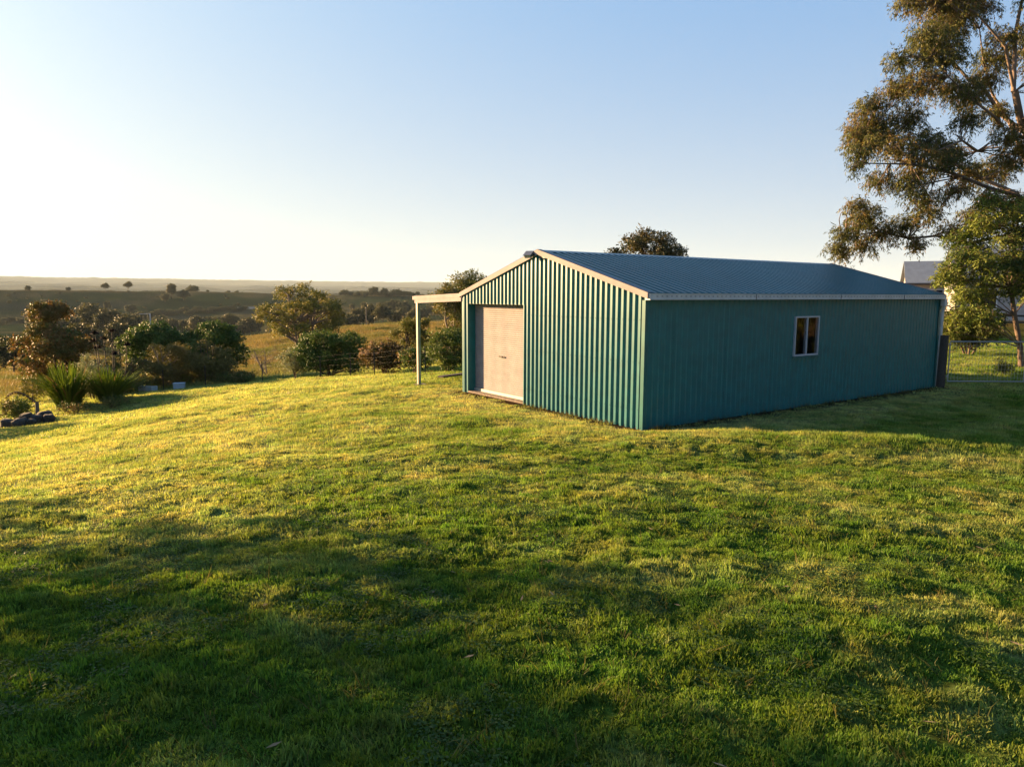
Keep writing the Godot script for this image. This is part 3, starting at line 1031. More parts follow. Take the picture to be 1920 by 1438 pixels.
func build_garden() -> void:
	# clump of trees and bushes at the lawn's left edge
	var olive := [Color(0.072, 0.088, 0.022), Color(0.112, 0.128, 0.029), Color(0.160, 0.144, 0.038)]
	var rust := [Color(0.090, 0.098, 0.024), Color(0.143, 0.108, 0.030), Color(0.225, 0.128, 0.042), Color(0.083, 0.105, 0.024)]
	var deep := [Color(0.048, 0.088, 0.019), Color(0.072, 0.120, 0.026), Color(0.104, 0.152, 0.032)]
	var khaki := [Color(0.115, 0.108, 0.032), Color(0.149, 0.135, 0.041), Color(0.176, 0.142, 0.047)]
	var gum := [Color(0.112, 0.128, 0.027), Color(0.165, 0.165, 0.033), Color(0.225, 0.195, 0.039), Color(0.083, 0.105, 0.027)]
	var silver := [Color(0.192, 0.216, 0.120), Color(0.256, 0.272, 0.160), Color(0.144, 0.176, 0.080)]
	var brown := Color(0.10, 0.07, 0.045)
	var pale := Color(0.28, 0.23, 0.17)
	M.rust = rust; M.gum = gum; M.deep = deep; M.olive = olive; M.khaki = khaki
	tree("red_gum_tree", "rusty brown gum tree with a small upper crown behind the flax clumps", site(98, 38), {"h": 4.35, "rx": 2.1, "low": 0.10, "clumps": 34, "cr": 0.62, "n": 630, "L": 0.13, "W": 0.055, "pal": rust, "bark": brown, "tr": 0.11, "seed": 3, "stems": 3, "droop": 0.25})
	tree("red_gum_tree", "flat tuft of rusty gum crown rising above the rusty brown gum", site(92, 39), {"h": 5.45, "rx": 1.35, "low": 0.74, "clumps": 12, "cr": 0.5, "n": 630, "L": 0.13, "W": 0.055, "pal": rust, "bark": brown, "tr": 0.08, "seed": 4, "shape": "umbrella", "stems": 2})
	tree("round_tree", "dense dark green round tree behind the khaki bushes, left one of two", site(292, 41), {"h": 4.05, "rx": 1.85, "low": 0.15, "clumps": 36, "cr": 0.62, "n": 630, "L": 0.12, "W": 0.06, "pal": deep, "bark": brown, "tr": 0.1, "seed": 5, "stems": 2, "droop": 0.1})
	tree("round_tree", "dense dark green round tree nearer the dry meadow, right one of two", site(398, 41), {"h": 3.8, "rx": 2.0, "low": 0.12, "clumps": 38, "cr": 0.62, "n": 630, "L": 0.12, "W": 0.06, "pal": deep, "bark": brown, "tr": 0.1, "seed": 6, "stems": 2, "droop": 0.1})
	tree("khaki_bush", "tall khaki bush in front of the left dark round tree", site(318, 37.2), {"h": 2.75, "rx": 1.35, "low": 0.05, "clumps": 26, "cr": 0.48, "n": 630, "L": 0.09, "W": 0.03, "pal": khaki, "bark": pale, "tr": 0.06, "seed": 7, "stems": 4}, "bush")
	tree("khaki_bush", "thinner khaki bush in front of the right dark round tree", site(390, 38), {"h": 2.6, "rx": 1.5, "low": 0.05, "clumps": 22, "cr": 0.5, "n": 600, "L": 0.09, "W": 0.03, "pal": khaki, "bark": brown, "tr": 0.06, "seed": 8, "stems": 4}, "bush")
	tree("khaki_bush", "small twiggy reddish bush between the flax and the khaki bushes", site(248, 35), {"h": 1.9, "rx": 0.75, "low": 0.05, "clumps": 12, "cr": 0.35, "n": 220, "L": 0.08, "W": 0.028, "pal": [Color(0.12, 0.075, 0.045), Color(0.09, 0.08, 0.03)], "bark": brown, "tr": 0.03, "seed": 9, "stems": 4}, "bush")
	tree("spreading_gum", "large spreading gum tree with pale forked trunk standing alone in the meadow", site(568, 76), {"h": 9.4, "rx": 4.9, "low": 0.2, "clumps": 84, "cr": 0.78, "n": 250, "L": 0.22, "W": 0.08, "pal": gum, "bark": pale, "tr": 0.26, "seed": 21, "shape": "wide", "stems": 3, "flat": 0.65, "droop": 0.3})
	tree("bare_tree", "small half bare pale tree left of the spreading gum", site(496, 66), {"h": 3.0, "rx": 1.9, "low": 0.25, "clumps": 14, "cr": 0.5, "n": 60, "L": 0.12, "W": 0.03, "pal": [Color(0.2, 0.15, 0.10), Color(0.14, 0.12, 0.06)], "bark": Color(0.3, 0.24, 0.19), "tr": 0.08, "seed": 23, "stems": 3, "twigs": true})
	tree("dark_gum", "dark tall gum tree rising behind the awning roof beside the gable", site(889, 44), {"h": 5.7, "rx": 1.6, "low": 0.3, "clumps": 30, "cr": 0.6, "n": 600, "L": 0.13, "W": 0.05, "pal": olive, "bark": brown, "tr": 0.13, "seed": 31})
	tree("dark_gum", "grey brown gum tree filling the space under the awning beam", site(848, 40), {"h": 4.7, "rx": 1.75, "low": 0.1, "clumps": 34, "cr": 0.55, "n": 570, "L": 0.12, "W": 0.045, "pal": khaki + olive, "bark": pale, "tr": 0.1, "seed": 32, "stems": 2})
	tree("dark_gum", "rounded olive tree just behind the awning post", site(772, 44), {"h": 3.8, "rx": 1.35, "low": 0.08, "clumps": 24, "cr": 0.5, "n": 570, "L": 0.11, "W": 0.045, "pal": olive + gum, "bark": brown, "tr": 0.09, "seed": 33, "stems": 2})
	tree("silver_bush", "silvery leaved bush with white glints at the left end of the dark hedge", site(552, 34.5), {"h": 1.75, "rx": 0.85, "low": 0.02, "clumps": 22, "cr": 0.36, "n": 300, "L": 0.075, "W": 0.03, "pal": silver, "bark": brown, "tr": 0.03, "seed": 41, "stems": 4, "droop": -0.1}, "bush")
	tree("clipped_hedge", "dark green clipped hedge at the lawn edge in front of the spreading gum", site(618, 34), {"h": 2.25, "rx": 1.75, "rz": 1.0, "low": 0.0, "clumps": 76, "cr": 0.4, "n": 430, "L": 0.075, "W": 0.04, "pal": deep, "bark": brown, "tr": 0.03, "seed": 42, "stems": 5, "shape": "hedge", "droop": -0.1}, "hedge")
	tree("flowering_bush", "bush with dried pinkish flower heads left of the awning post", site(722, 31), {"h": 1.5, "rx": 1.25, "rz": 0.9, "low": 0.02, "clumps": 34, "cr": 0.38, "n": 200, "L": 0.085, "W": 0.05, "pal": [Color(0.05, 0.06, 0.016), Color(0.085, 0.06, 0.02), Color(0.13, 0.085, 0.03)], "bark": brown, "tr": 0.03, "seed": 43, "stems": 5}, "bush")
	tree("flowering_bush", "dark low bush directly behind the awning post", site(778, 29), {"h": 1.25, "rx": 0.8, "low": 0.02, "clumps": 20, "cr": 0.34, "n": 200, "L": 0.08, "W": 0.045, "pal": deep + rust, "bark": brown, "tr": 0.03, "seed": 44, "stems": 4}, "bush")
	tree("green_bush", "bright green leafy bush between the awning post and the shed", site(842, 27.5), {"h": 1.75, "rx": 1.15, "low": 0.02, "clumps": 36, "cr": 0.38, "n": 230, "L": 0.085, "W": 0.042, "pal": [Color(0.05, 0.085, 0.02), Color(0.08, 0.12, 0.025), Color(0.11, 0.14, 0.04)], "bark": brown, "tr": 0.03, "seed": 45, "stems": 5, "droop": -0.1}, "bush")
	var low_names := ["low dark bush under the khaki bushes, beside the trough", "low dark bush under the khaki bushes, behind the blue box", "low dark bush under the right dark round tree", "low green bush between the right round tree and the meadow", "low dark bush behind the right flax clump"]
	var low_at := [[285, 37.5, 1.0], [345, 38.0, 0.9], [405, 38.5, 1.1], [438, 37.5, 0.7], [228, 34.5, 1.0]]
	for k in 5:
		tree("low_bush", low_names[k], site(low_at[k][0], low_at[k][1]), {"h": low_at[k][2], "rx": 1.1, "low": 0.0, "clumps": 18, "cr": 0.38, "n": 260, "L": 0.08, "W": 0.035, "pal": deep + khaki, "bark": brown, "tr": 0.02, "seed": 70 + k, "stems": 3}, "bush")
	# dried flower heads on the flowering bush
	var rng := RandomNumberGenerator.new()
	rng.seed = 77
	var bush: Node3D = get_node("flowering_bush")
	for k in 26:
		var fb := Buf.new()
		var dd := rnd_dir(rng)
		dd.y = absf(dd.y) * 0.9 + 0.05
		dd.z = absf(dd.z)
		if rng.randf() < 0.6: dd.x = -absf(dd.x)
		var c := Vector3(0, 0.78, 0) + dd.normalized() * Vector3(1.22, 0.75, 0.92)
		for q in 26:
			var d := rnd_dir(rng)
			var side := d.cross(rnd_dir(rng)).normalized()
			fb.leaf(c + d * 0.04, side, d.cross(side), 0.04, 0.035, d, Color(0.42, 0.27, 0.17) * rng.randf_range(0.7, 1.2))
		part("flower_head", fb.mesh(), M.leaf, bush)
	tree("grey_bush", "grey green bush behind the dark headed stalks, left one of two", site(172, 34.5), {"h": 2.3, "rx": 0.95, "low": 0.03, "clumps": 20, "cr": 0.4, "n": 260, "L": 0.08, "W": 0.03, "pal": khaki + silver, "bark": brown, "tr": 0.03, "seed": 81, "stems": 4}, "bush")
	tree("grey_bush", "grey green bush behind the dark headed stalks, right one of two", site(218, 36.0), {"h": 2.2, "rx": 0.95, "low": 0.03, "clumps": 20, "cr": 0.4, "n": 240, "L": 0.08, "W": 0.03, "pal": khaki + deep, "bark": brown, "tr": 0.03, "seed": 82, "stems": 4}, "bush")
	strap_plant("big flax clump with upright glowing strap leaves, left of the pair", site(118, 29.5), 420, 1.85, 1.5, 51)
	strap_plant("darker flax clump in front of the flower stalks, right of the pair", site(196, 30.0), 340, 1.5, 1.45, 52)
	tree("silver_bush", "silver leaved shrub with white glints just behind the flax clumps", site(165, 31.5), {"h": 1.95, "rx": 0.85, "low": 0.02, "clumps": 22, "cr": 0.36, "n": 240, "L": 0.07, "W": 0.03, "pal": silver, "bark": brown, "tr": 0.03, "seed": 53, "stems": 4, "droop": -0.1}, "bush")
	tree("low_mound_plant", "low dark mound plant at the foot of the right flax clump", site(205, 28.3), {"h": 0.55, "rx": 0.7, "low": 0.0, "clumps": 14, "cr": 0.26, "n": 150, "L": 0.06, "W": 0.02, "pal": khaki + deep, "bark": brown, "tr": 0.02, "seed": 54, "stems": 2}, "plant")
	tree("low_mound_plant", "low brown mound plant at the foot of the left flax clump", site(130, 27.6), {"h": 0.5, "rx": 0.75, "low": 0.0, "clumps": 14, "cr": 0.26, "n": 140, "L": 0.06, "W": 0.02, "pal": rust + deep, "bark": brown, "tr": 0.02, "seed": 55, "stems": 2}, "plant")
	tree("round_shrub", "round dark shrub under the arching dry branch at the left edge", site(17, 26.5), {"h": 1.05, "rx": 0.62, "low": 0.0, "clumps": 20, "cr": 0.28, "n": 200, "L": 0.06, "W": 0.03, "pal": deep + khaki, "bark": brown, "tr": 0.02, "seed": 56, "stems": 3}, "bush")
	tree("golden_bush", "small golden green bush behind the left flax clump", site(48, 33), {"h": 1.4, "rx": 0.7, "low": 0.0, "clumps": 14, "cr": 0.3, "n": 220, "L": 0.07, "W": 0.03, "pal": gum, "bark": brown, "tr": 0.02, "seed": 57, "stems": 3}, "bush")
	# tall stalks with dark heads
	var fs := thing("flower_stalks", "tall dry stalks with dark tufted heads rising behind the flax clumps", "plant", site(200, 31.0))
	for sp in [[0.28, 3.05, 0.17], [-0.42, 2.95, 0.2], [-0.62, 2.6, 0.19], [-0.22, 2.7, 0.17], [0.86, 2.45, 0.2], [0.25, 2.05, 0.15], [-0.5, 2.3, 0.2]]:
		var sb := Buf.new()
		var top := Vector3(sp[0], sp[1], rng.randf_range(-0.2, 0.2))
		sb.tube(bend(Vector3(sp[0] * 0.6, -0.1, 0), top, 0.0, 0.04, rng), 0.022, 0.014, 6, Color(0.06, 0.05, 0.04))
		var st := part("stalk", sb.mesh(), M.bark, fs)
		var hb := Buf.new()
		for q in 90:
			var d := rnd_dir(rng)
			d.y = absf(d.y) * 0.7 - 0.1
			d = d.normalized()
			hb.leaf(top + Vector3.DOWN * 0.06, d, d.cross(rnd_dir(rng)).normalized(), sp[2] * rng.randf_range(0.7, 1.1), 0.06, (d + Vector3.UP * 0.4).normalized(), Color(0.016, 0.014, 0.014))
		part("flower_head", hb.mesh(), M.leaf_dull, st)
	# arching dry branch and the stump it springs from
	var ab := thing("arching_branch", "dry brown branch arching over the round shrub from a grey stump", "branch", site(57, 25.6))
	var pts := []
	for k in 12:
		var f := k / 11.0
		pts.append(Vector3(-1.1 * f + 0.02, 0.62 + 0.42 * sin(f * PI * 0.82), 0.1 * sin(f * 3.0)))
	var bb := Buf.new()
	bb.tube(pts, 0.03, 0.012, 6, brown)
	part("stem", bb.mesh(), M.bark, ab)
	var lb := Buf.new()
	for k in 120:
		var f := rng.randf()
		var p: Vector3 = pts[mini(int(f * 12), 11)]
		lb.leaf(p, (Vector3.DOWN + rnd_dir(rng) * 0.8).normalized(), rnd_dir(rng), 0.09, 0.025, rnd_dir(rng), Color(0.12, 0.06, 0.03))
	part("dead_leaves", lb.mesh(), M.leaf_dull, ab)
	var sb2 := Buf.new()
	sb2.tube([Vector3(0, -0.3, 0), Vector3(0.0, 0.3, 0), Vector3(0.02, 0.66, 0), Vector3(0.02, 0.67, 0)], 0.07, 0.055, 10, Color(0.16, 0.14, 0.12))
	part("stump", sb2.mesh(), M.bark, ab)
	# stones in a row
	var names := ["broad flat dark stone at the left end of the stone row", "low dark stone leaning on the broad flat one", "highest stone in the row, below the arching branch", "squarish stone in the middle of the stone row", "small stone wedged low between two larger ones", "block shaped stone at the right end of the row", "dark stone behind the block shaped end stone"]
	var spots := [[4, 24.2, 0.62, 0.36], [22, 24.0, 0.5, 0.36], [36, 24.6, 0.42, 0.5], [54, 24.6, 0.42, 0.4], [44, 24.2, 0.3, 0.26], [78, 24.8, 0.42, 0.36], [70, 25.2, 0.5, 0.42]]
	for k in spots.size():
		var s: Array = spots[k]
		rock(names[k], site(s[0], s[1]) + Vector3.UP * s[3] * 0.3, Vector3(s[2], s[3], s[2] * 0.8), k * 1.7, 60 + k)
	# pale blue box by the fence
	var bx := thing("utility_box", "small pale blue box with a lid standing by the wire fence", "box", site(330, 35.2), 0.3)
	var b1 := Buf.new()
	b1.box(Vector3(-0.25, -0.1, -0.2), Vector3(0.25, 0.27, 0.2))
	part("body", b1.mesh(), M.pale_blue, bx)
	boxpart("lid", Vector3(-0.27, 0.272, -0.22), Vector3(0.27, 0.31, 0.22), M.pale_blue, bx)
	var tr := thing("water_trough", "low whitish trough half hidden beside the right flax clump", "trough", site(268, 35.5), -0.1)
	var tb := Buf.new()
	tb.box(Vector3(-0.42, -0.1, -0.25), Vector3(0.42, 0.3, -0.2))
	tb.box(Vector3(-0.42, -0.1, 0.2), Vector3(0.42, 0.3, 0.25))
	tb.box(Vector3(-0.42, -0.1, -0.2), Vector3(-0.37, 0.3, 0.2))
	tb.box(Vector3(0.37, -0.1, -0.2), Vector3(0.42, 0.3, 0.2))
	tb.box(Vector3(-0.37, -0.1, -0.2), Vector3(0.37, 0.22, 0.2))
	part("basin", tb.mesh(), M.white_paint, tr)
	# dark plank lying on the grass beside the shed
	var pk := thing("plank", "dark plank lying on the grass at the shed's far left corner", "plank", site(858, 22.6) + Vector3.UP * 0.12, 0.9)
	var kb := Buf.new()
	kb.box(Vector3(-0.8, -0.02, -0.12), Vector3(0.8, 0.03, 0.12))
	part("board", kb.mesh(), M.dark_wood, pk)

func sheet_pt(px: float, py: float, dz := 0.0) -> Vector3:
	# the big gum was sketched at 49.4 units a metre, foot of the trunk at (1985, 680)
	return Vector3((px - 1985.0) / 49.4, (680.0 - py) / 49.4, dz)

func build_big_gum() -> void:
	var rng := RandomNumberGenerator.new()
	rng.seed = 501
	var at := Vector3(20.75, ground(20.75, -27.0), -27.0)
	var t := thing("big_gum_tree", "huge gum tree with drooping leaves and pinkish limbs overhanging the shed's far end", "tree", at)
	var wood := Buf.new()
	var twig := Buf.new()
	var crown := Buf.new()
	var bark := Color(0.27, 0.20, 0.16)
	var grey := Color(0.13, 0.10, 0.085)
	var limbs := [
		[[1985, 700, 0.0], [1975, 600, 0.1], [1955, 480, 0.0], [1932, 400, -0.1], [1914, 335, 0.0], [1900, 290, 0.1], [1872, 245, 0.2], [1850, 200, 0.4]],
		[[1940, 425, 0.0], [1895, 394, 0.5], [1850, 383, 1.0], [1790, 372, 1.3], [1735, 356, 1.5], [1690, 346, 1.6], [1640, 336, 1.7], [1602, 338, 1.8], [1560, 335, 1.8]],
		[[1850, 383, 1.0], [1800, 352, 0.6], [1765, 325, 0.2], [1738, 312, 0.0], [1700, 290, -0.2], [1650, 272, -0.4], [1615, 262, -0.5]],
		[[1880, 262, 0.1], [1858, 230, -0.5], [1836, 180, -0.8], [1806, 160, -1.0], [1780, 125, -1.2], [1768, 70, -1.3], [1763, 20, -1.4]],
		[[1935, 410, -0.1], [1920, 300, -0.8], [1890, 225, -1.2], [1868, 180, -1.4], [1850, 120, -1.5], [1840, 60, -1.6]],
		[[1925, 370, 0.0], [1930, 250, 0.6], [1915, 150, 1.0], [1902, 90, 1.2], [1895, 20, 1.3]],
		[[1948, 460, 0.0], [1905, 442, -0.8], [1850, 456, -1.4], [1795, 442, -1.8], [1745, 446, -2.0], [1690, 432, -2.2], [1650, 440, -2.3], [1622, 455, -2.3]],
		[[1836, 260, 0.3], [1800, 250, 0.9], [1745, 222, 1.2], [1700, 190, 1.4], [1665, 160, 1.5]],
		[[1850, 200, 0.4], [1815, 130, 0.8], [1750, 80, 1.0], [1700, 60, 1.1]],
		[[1800, 300, 0.1], [1750, 290, 0.8], [1700, 310, 1.2], [1655, 305, 1.5]],
		[[1932, 400, 0.0], [2010, 300, 0.8], [2070, 180, 1.2], [2110, 60, 1.5]],
		[[1950, 470, 0.0], [2040, 410, -0.8], [2120, 330, -1.2]],
		[[1975, 600, 0.1], [1960, 500, 1.0], [1930, 420, 2.0], [1900, 330, 3.0], [1880, 250, 3.6]],
		[[1850, 200, 0.4], [1845, 100, 0.3], [1860, 0, 0.2], [1880, -90, 0.1]]]
	var rad := [0.24, 0.085, 0.07, 0.085, 0.08, 0.09, 0.07, 0.055, 0.06, 0.05, 0.11, 0.1, 0.1, 0.08]
	for k in limbs.size():
		var pts := []
		for p in limbs[k]:
			pts.append(sheet_pt(p[0], p[1], p[2]) + rnd_dir(rng) * 0.05)
		wood.tube(pts, rad[k], rad[k] * (0.45 if k == 0 else 0.22), 8, bark if k != 1 and k != 6 else grey)
	# clumps: across, up, depth, radius (sketch units)
	var cl := [
		[1700, 70, 1.0, 55], [1745, 30, -0.6, 55], [1665, 130, 1.4, 45], [1695, 165, 1.3, 48], [1740, 110, -1.0, 52], [1660, 205, 1.2, 38], [1690, 25, 0.2, 45], [1780, 60, -1.2, 50], [1720, -20, 0, 50],
		[1822, 30, -1.4, 46], [1868, 55, 1.0, 48], [1905, 25, 1.3, 50], [1930, 110, 1.0, 46], [1800, -30, 0.2, 60], [1880, -40, 0.2, 60], [1950, -60, 0.6, 60],
		[1640, 205, 0.4, 40], [1612, 245, -0.5, 42], [1598, 285, -0.3, 38], [1640, 270, -0.3, 46], [1625, 310, 1.2, 38], [1680, 245, -0.2, 40], [1700, 290, 0.3, 38], [1662, 330, 1.5, 38],
		[1548, 322, 1.8, 26], [1572, 305, 1.8, 22], [1545, 345, 1.8, 16],
		[1740, 215, 1.2, 36], [1765, 255, 0.5, 34], [1735, 300, 0.1, 32], [1712, 335, 1.5, 34], [1770, 180, -1.0, 38], [1805, 205, -0.6, 32],
		[1645, 375, 1.5, 34], [1625, 410, -0.6, 34], [1608, 445, -1.6, 30], [1650, 425, -2.2, 36], [1690, 395, 1.0, 34], [1700, 440, -2.2, 38], [1665, 465, -2.3, 30], [1735, 425, -2, 34], [1620, 480, -2.2, 22], [1730, 380, 1.4, 30], [1760, 462, -1.9, 26],
		[1870, 120, -1.5, 40], [1842, 165, -0.9, 36], [1895, 185, 0.9, 40], [1925, 240, 0.5, 44], [1825, 240, 0.3, 30], [1862, 300, 0.6, 36], [1895, 330, 1.8, 40], [1835, 330, 0.8, 30], [1800, 395, 1.2, 30], [1850, 400, 1.0, 34], [1910, 395, 1.8, 44], [1880, 430, -0.8, 34], [1815, 440, -1.6, 30], [1775, 345, 0.6, 28],
		[1600, 225, 0.2, 30], [1575, 275, 0.4, 28], [1610, 360, 0.8, 30], [1590, 400, 0.0, 26], [1598, 470, -1.8, 24], [1685, 350, 0.4, 34], [1755, 410, -1.0, 34], [1790, 420, 0.6, 32], [1780, 300, -0.6, 30], [1815, 290, 1.4, 34], [1880, 240, 1.6, 40], [1645, 60, 0.6, 30], [1630, 160, 0.9, 30], [1830, 110, 0.4, 36], [1990, 200, 0.6, 60], [2050, 120, 1.0, 65], [2110, 60, 1.4, 65], [2020, 20, 1.0, 65], [2080, 280, -0.5, 60], [2140, 320, -1.2, 60], [2000, 330, 0.5, 50], [1900, 280, 3.0, 50], [1860, 240, 3.6, 55], [1930, 180, 3.2, 55], [1985, 90, -2.5, 60], [1920, 320, -2.8, 50], [2060, 400, 0.5, 45]]
	var pal := [Color(0.055, 0.07, 0.018), Color(0.085, 0.095, 0.022), Color(0.115, 0.11, 0.025), Color(0.15, 0.105, 0.032), Color(0.07, 0.09, 0.022)]
	for c in cl:
		var p := sheet_pt(c[0], c[1], c[2])
		var r: float = c[3] / 49.4
		# a lesser branch from the nearest limb point to the clump
		var best := p + Vector3(1, -1, 0)
		var bd := 1e9
		for l in limbs:
			for q in l:
				var w := sheet_pt(q[0], q[1], q[2])
				var dd := w.distance_to(p) + (0.6 if w.y > p.y else 0.0)
				if dd < bd:
					bd = dd
					best = w
		for k in 4:
			wood.tube(bend(best, p + rnd_dir(rng) * r * 0.7, 0.05, 0.14, rng), 0.03, 0.008, 4, grey if rng.randf() < 0.5 else bark)
		clump(crown, twig, p, Vector3(r, r * 0.85, r), int(2250.0 * r * r), 0.14, 0.031, 0.75, pal, grey, rng, 9, 0.6)
	part("trunk", wood.mesh(), M.bark, t)
	part("twigs", twig.mesh(), M.bark, t)
	part("crown", crown.mesh(), M.leaf, t)

func build_right_side() -> void:
	build_big_gum()
	var fresh := [Color(0.06, 0.10, 0.016), Color(0.10, 0.14, 0.022), Color(0.14, 0.17, 0.028), Color(0.045, 0.075, 0.016)]
	var bark := Color(0.17, 0.12, 0.085)
	# young bright tree with a leaning trunk
	var rng := RandomNumberGenerator.new()
	rng.seed = 611
	var at := Vector3(17.75, ground(17.75, -24.6), -24.6)
	var t := thing("young_tree", "young bright green tree with a thin leaning trunk behind the farm gate", "tree", at)
	var wood := Buf.new()
	var crown := Buf.new()
	var line := [Vector3(0.02, -0.3, 0), Vector3(-0.12, 0.7, 0), Vector3(-0.42, 1.8, 0), Vector3(-0.62, 2.7, 0), Vector3(-0.6, 3.6, 0), Vector3(-0.62, 4.6, 0), Vector3(-0.55, 5.3, 0)]
	wood.tube(line, 0.10, 0.03, 8, bark)
	wood.tube([line[1], Vector3(-0.6, 1.1, 0.1), Vector3(-1.2, 1.6, 0.15), Vector3(-1.35, 2.1, 0.2)], 0.035, 0.015, 5, Color(0.3, 0.25, 0.2))
	for c in [[-2.6, 3.3, 0.55], [-2.9, 3.0, 0.4], [-2.15, 3.55, 0.55], [-2.1, 2.9, 0.5], [-1.5, 4.6, 0.6], [-1.0, 5.1, 0.55], [-0.5, 5.4, 0.5], [-1.6, 3.9, 0.55], [-1.0, 4.2, 0.6], [-0.3, 4.6, 0.6], [0.2, 4.9, 0.6], [-1.4, 2.6, 0.55], [-2.0, 2.25, 0.5], [-2.3, 1.75, 0.45], [-1.7, 1.7, 0.45], [-0.9, 3.3, 0.5], [-0.2, 3.6, 0.6], [0.4, 4.1, 0.6], [0.5, 3.3, 0.55], [0.1, 2.8, 0.5], [-0.6, 2.6, 0.4], [0.7, 2.5, 0.5], [-1.25, 1.9, 0.35], [-2.2, 4.3, 0.5], [-1.9, 4.9, 0.5], [-2.7, 3.7, 0.45], [-1.6, 5.5, 0.5], [-1.2, 3.5, 0.5], [-1.9, 3.2, 0.5], [-2.5, 2.5, 0.45], [-0.4, 3.0, 0.5], [-2.7, 2.0, 0.4], [-2.2, 1.2, 0.4]]:
		var p := Vector3(c[0], c[1], rng.randf_range(-0.8, 0.8))
		var best: Vector3 = line[1]
		for q in line:
			if q.y < p.y and q.y > best.y: best = q
		wood.tube(bend(best, p, 0.05, 0.1, rng), 0.03, 0.008, 4, bark)
		clump(crown, wood, p, Vector3(c[2], c[2] * 0.85, c[2]), int(2600.0 * c[2] * c[2]), 0.13, 0.038, 0.45, fresh, bark, rng, 9)
	part("trunk", wood.mesh(), M.bark, t)
	part("crown", crown.mesh(), M.leaf, t)
	tree("dark_shrub", "dense dark shrub behind the farm gate, below the young bright tree", site(1818, 29.5), {"h": 2.0, "rx": 1.35, "low": 0.05, "clumps": 30, "cr": 0.45, "n": 520, "L": 0.10, "W": 0.04, "pal": [Color(0.04, 0.06, 0.014), Color(0.07, 0.09, 0.02), Color(0.11, 0.12, 0.03)], "bark": bark, "tr": 0.05, "seed": 62, "stems": 4, "twigs": true}, "bush")
	tree("roof_tree", "dark rounded tree showing above the shed's ridge", site(1208, 46), {"h": 7.15, "rx": 3.0, "low": 0.25, "clumps": 60, "cr": 0.7, "n": 330, "L": 0.16, "W": 0.08, "pal": [Color(0.035, 0.045, 0.014), Color(0.055, 0.055, 0.018), Color(0.085, 0.07, 0.022)], "bark": bark, "tr": 0.2, "seed": 63, "twigs": true, "per": 8})
	tree("thin_tree", "thin pale treetop showing above the roof's far end", site(1592, 42), {"h": 4.25, "rx": 1.1, "low": 0.4, "clumps": 12, "cr": 0.35, "n": 60, "L": 0.10, "W": 0.03, "pal": [Color(0.16, 0.13, 0.08), Color(0.10, 0.10, 0.05)], "bark": Color(0.2, 0.16, 0.12), "tr": 0.05, "seed": 64, "twigs": true})
	tree("dry_tuft", "small dark tuft of weeds on the bare ground behind the gate", site(1887, 22.5), {"h": 0.45, "rx": 0.28, "low": 0.0, "clumps": 8, "cr": 0.14, "n": 90, "L": 0.09, "W": 0.015, "pal": [Color(0.05, 0.06, 0.02)], "bark": bark, "tr": 0.01, "seed": 65}, "plant")
	# the house behind the trees
	var at2 := Vector3(32.6, 0.0, -53.0)
	at2.y = ground(at2.x, at2.z) - 0.2
	var hs := thing("farm_house", "white weatherboard house with steep grey gables and a chimney behind the trees", "house", at2, -0.419)
	# local x runs back along the house from the lit gable end, z towards the viewer
	for wing in [[0.0, 11.0, -4.2, 1.6, 3.4, 5.6], [-2.3, 6.0, -11.5, -6.6, 3.2, 4.9]]:
		var x0: float = wing[0]
		var x1: float = wing[1]
		var z0: float = wing[2]
		var z1: float = wing[3]
		var e: float = wing[4]
		var rg: float = wing[5]
		var zm := (z0 + z1) * 0.5
		var y := 0.0
		while y < e - 0.01:
			var b := Buf.new()
			var top := minf(y + 0.3, e)
			b.box(Vector3(x0, y, z0), Vector3(x1, top - 0.012, z1))
			part("weatherboard", b.mesh(), M.house_paint, hs)
			y += 0.3
		for gx in [x0, x1]:
			var gb := Buf.new()
			gb.tri(Vector3(gx, e, z0), Vector3(gx, e, z1), Vector3(gx, rg - 0.02, zm), Vector3.LEFT if gx == x0 else Vector3.RIGHT)
			part("gable", gb.mesh(), M.house_gable, hs)
		for sg in [-1.0, 1.0]:
			var rb := Buf.new()
			var eave := Vector3(0, e - 0.18, (z1 + 0.35) if sg > 0 else (z0 - 0.35))
			var ridge := Vector3(0, rg, zm)
			var nn := Vector3(0, absf(eave.z - zm), (rg - e) * sg).normalized()
			var A := Vector3(x0 - 0.3, 0, 0)
			var B := Vector3(x1 + 0.3, 0, 0)
			rb.quad(eave + A, eave + B, ridge + B, ridge + A, nn)
			rb.quad(eave + A - nn * 0.08, eave + B - nn * 0.08, ridge + B - nn * 0.08, ridge + A - nn * 0.08, -nn)
			rb.quad(eave + A, ridge + A, ridge + A - nn * 0.08, eave + A - nn * 0.08, Vector3.LEFT)
			rb.quad(eave + A, eave + B, eave + B - nn * 0.08, eave + A - nn * 0.08, Vector3(0, 0, sg))
			part("roof", rb.mesh(), M.house_roof, hs)
		var gt := Buf.new()
		gt.box(Vector3(x0 - 0.3, e - 0.36, z1 + 0.3), Vector3(x1 + 0.3, e - 0.24, z1 + 0.42))
		part("gutter", gt.mesh(), M.black_metal, hs)
		for wx in [2.0, 5.5, 8.5]:
			var w := Node3D.new()
			w.name = "window"
			hs.add_child(w, true)
			boxpart("frame", Vector3(x0 + wx - 0.55, 1.0, z1 + 0.002), Vector3(x0 + wx + 0.55, 2.5, z1 + 0.05), M.white_paint, w)
			boxpart("pane", Vector3(x0 + wx - 0.47, 1.08, z1 + 0.052), Vector3(x0 + wx + 0.47, 2.42, z1 + 0.056), M.dark_glass, w)
	var ch := Buf.new()
	ch.box(Vector3(3.6, 4.4, -1.65), Vector3(4.3, 6.3, -0.95))
	ch.box(Vector3(3.53, 6.15, -1.72), Vector3(4.37, 6.35, -0.88))
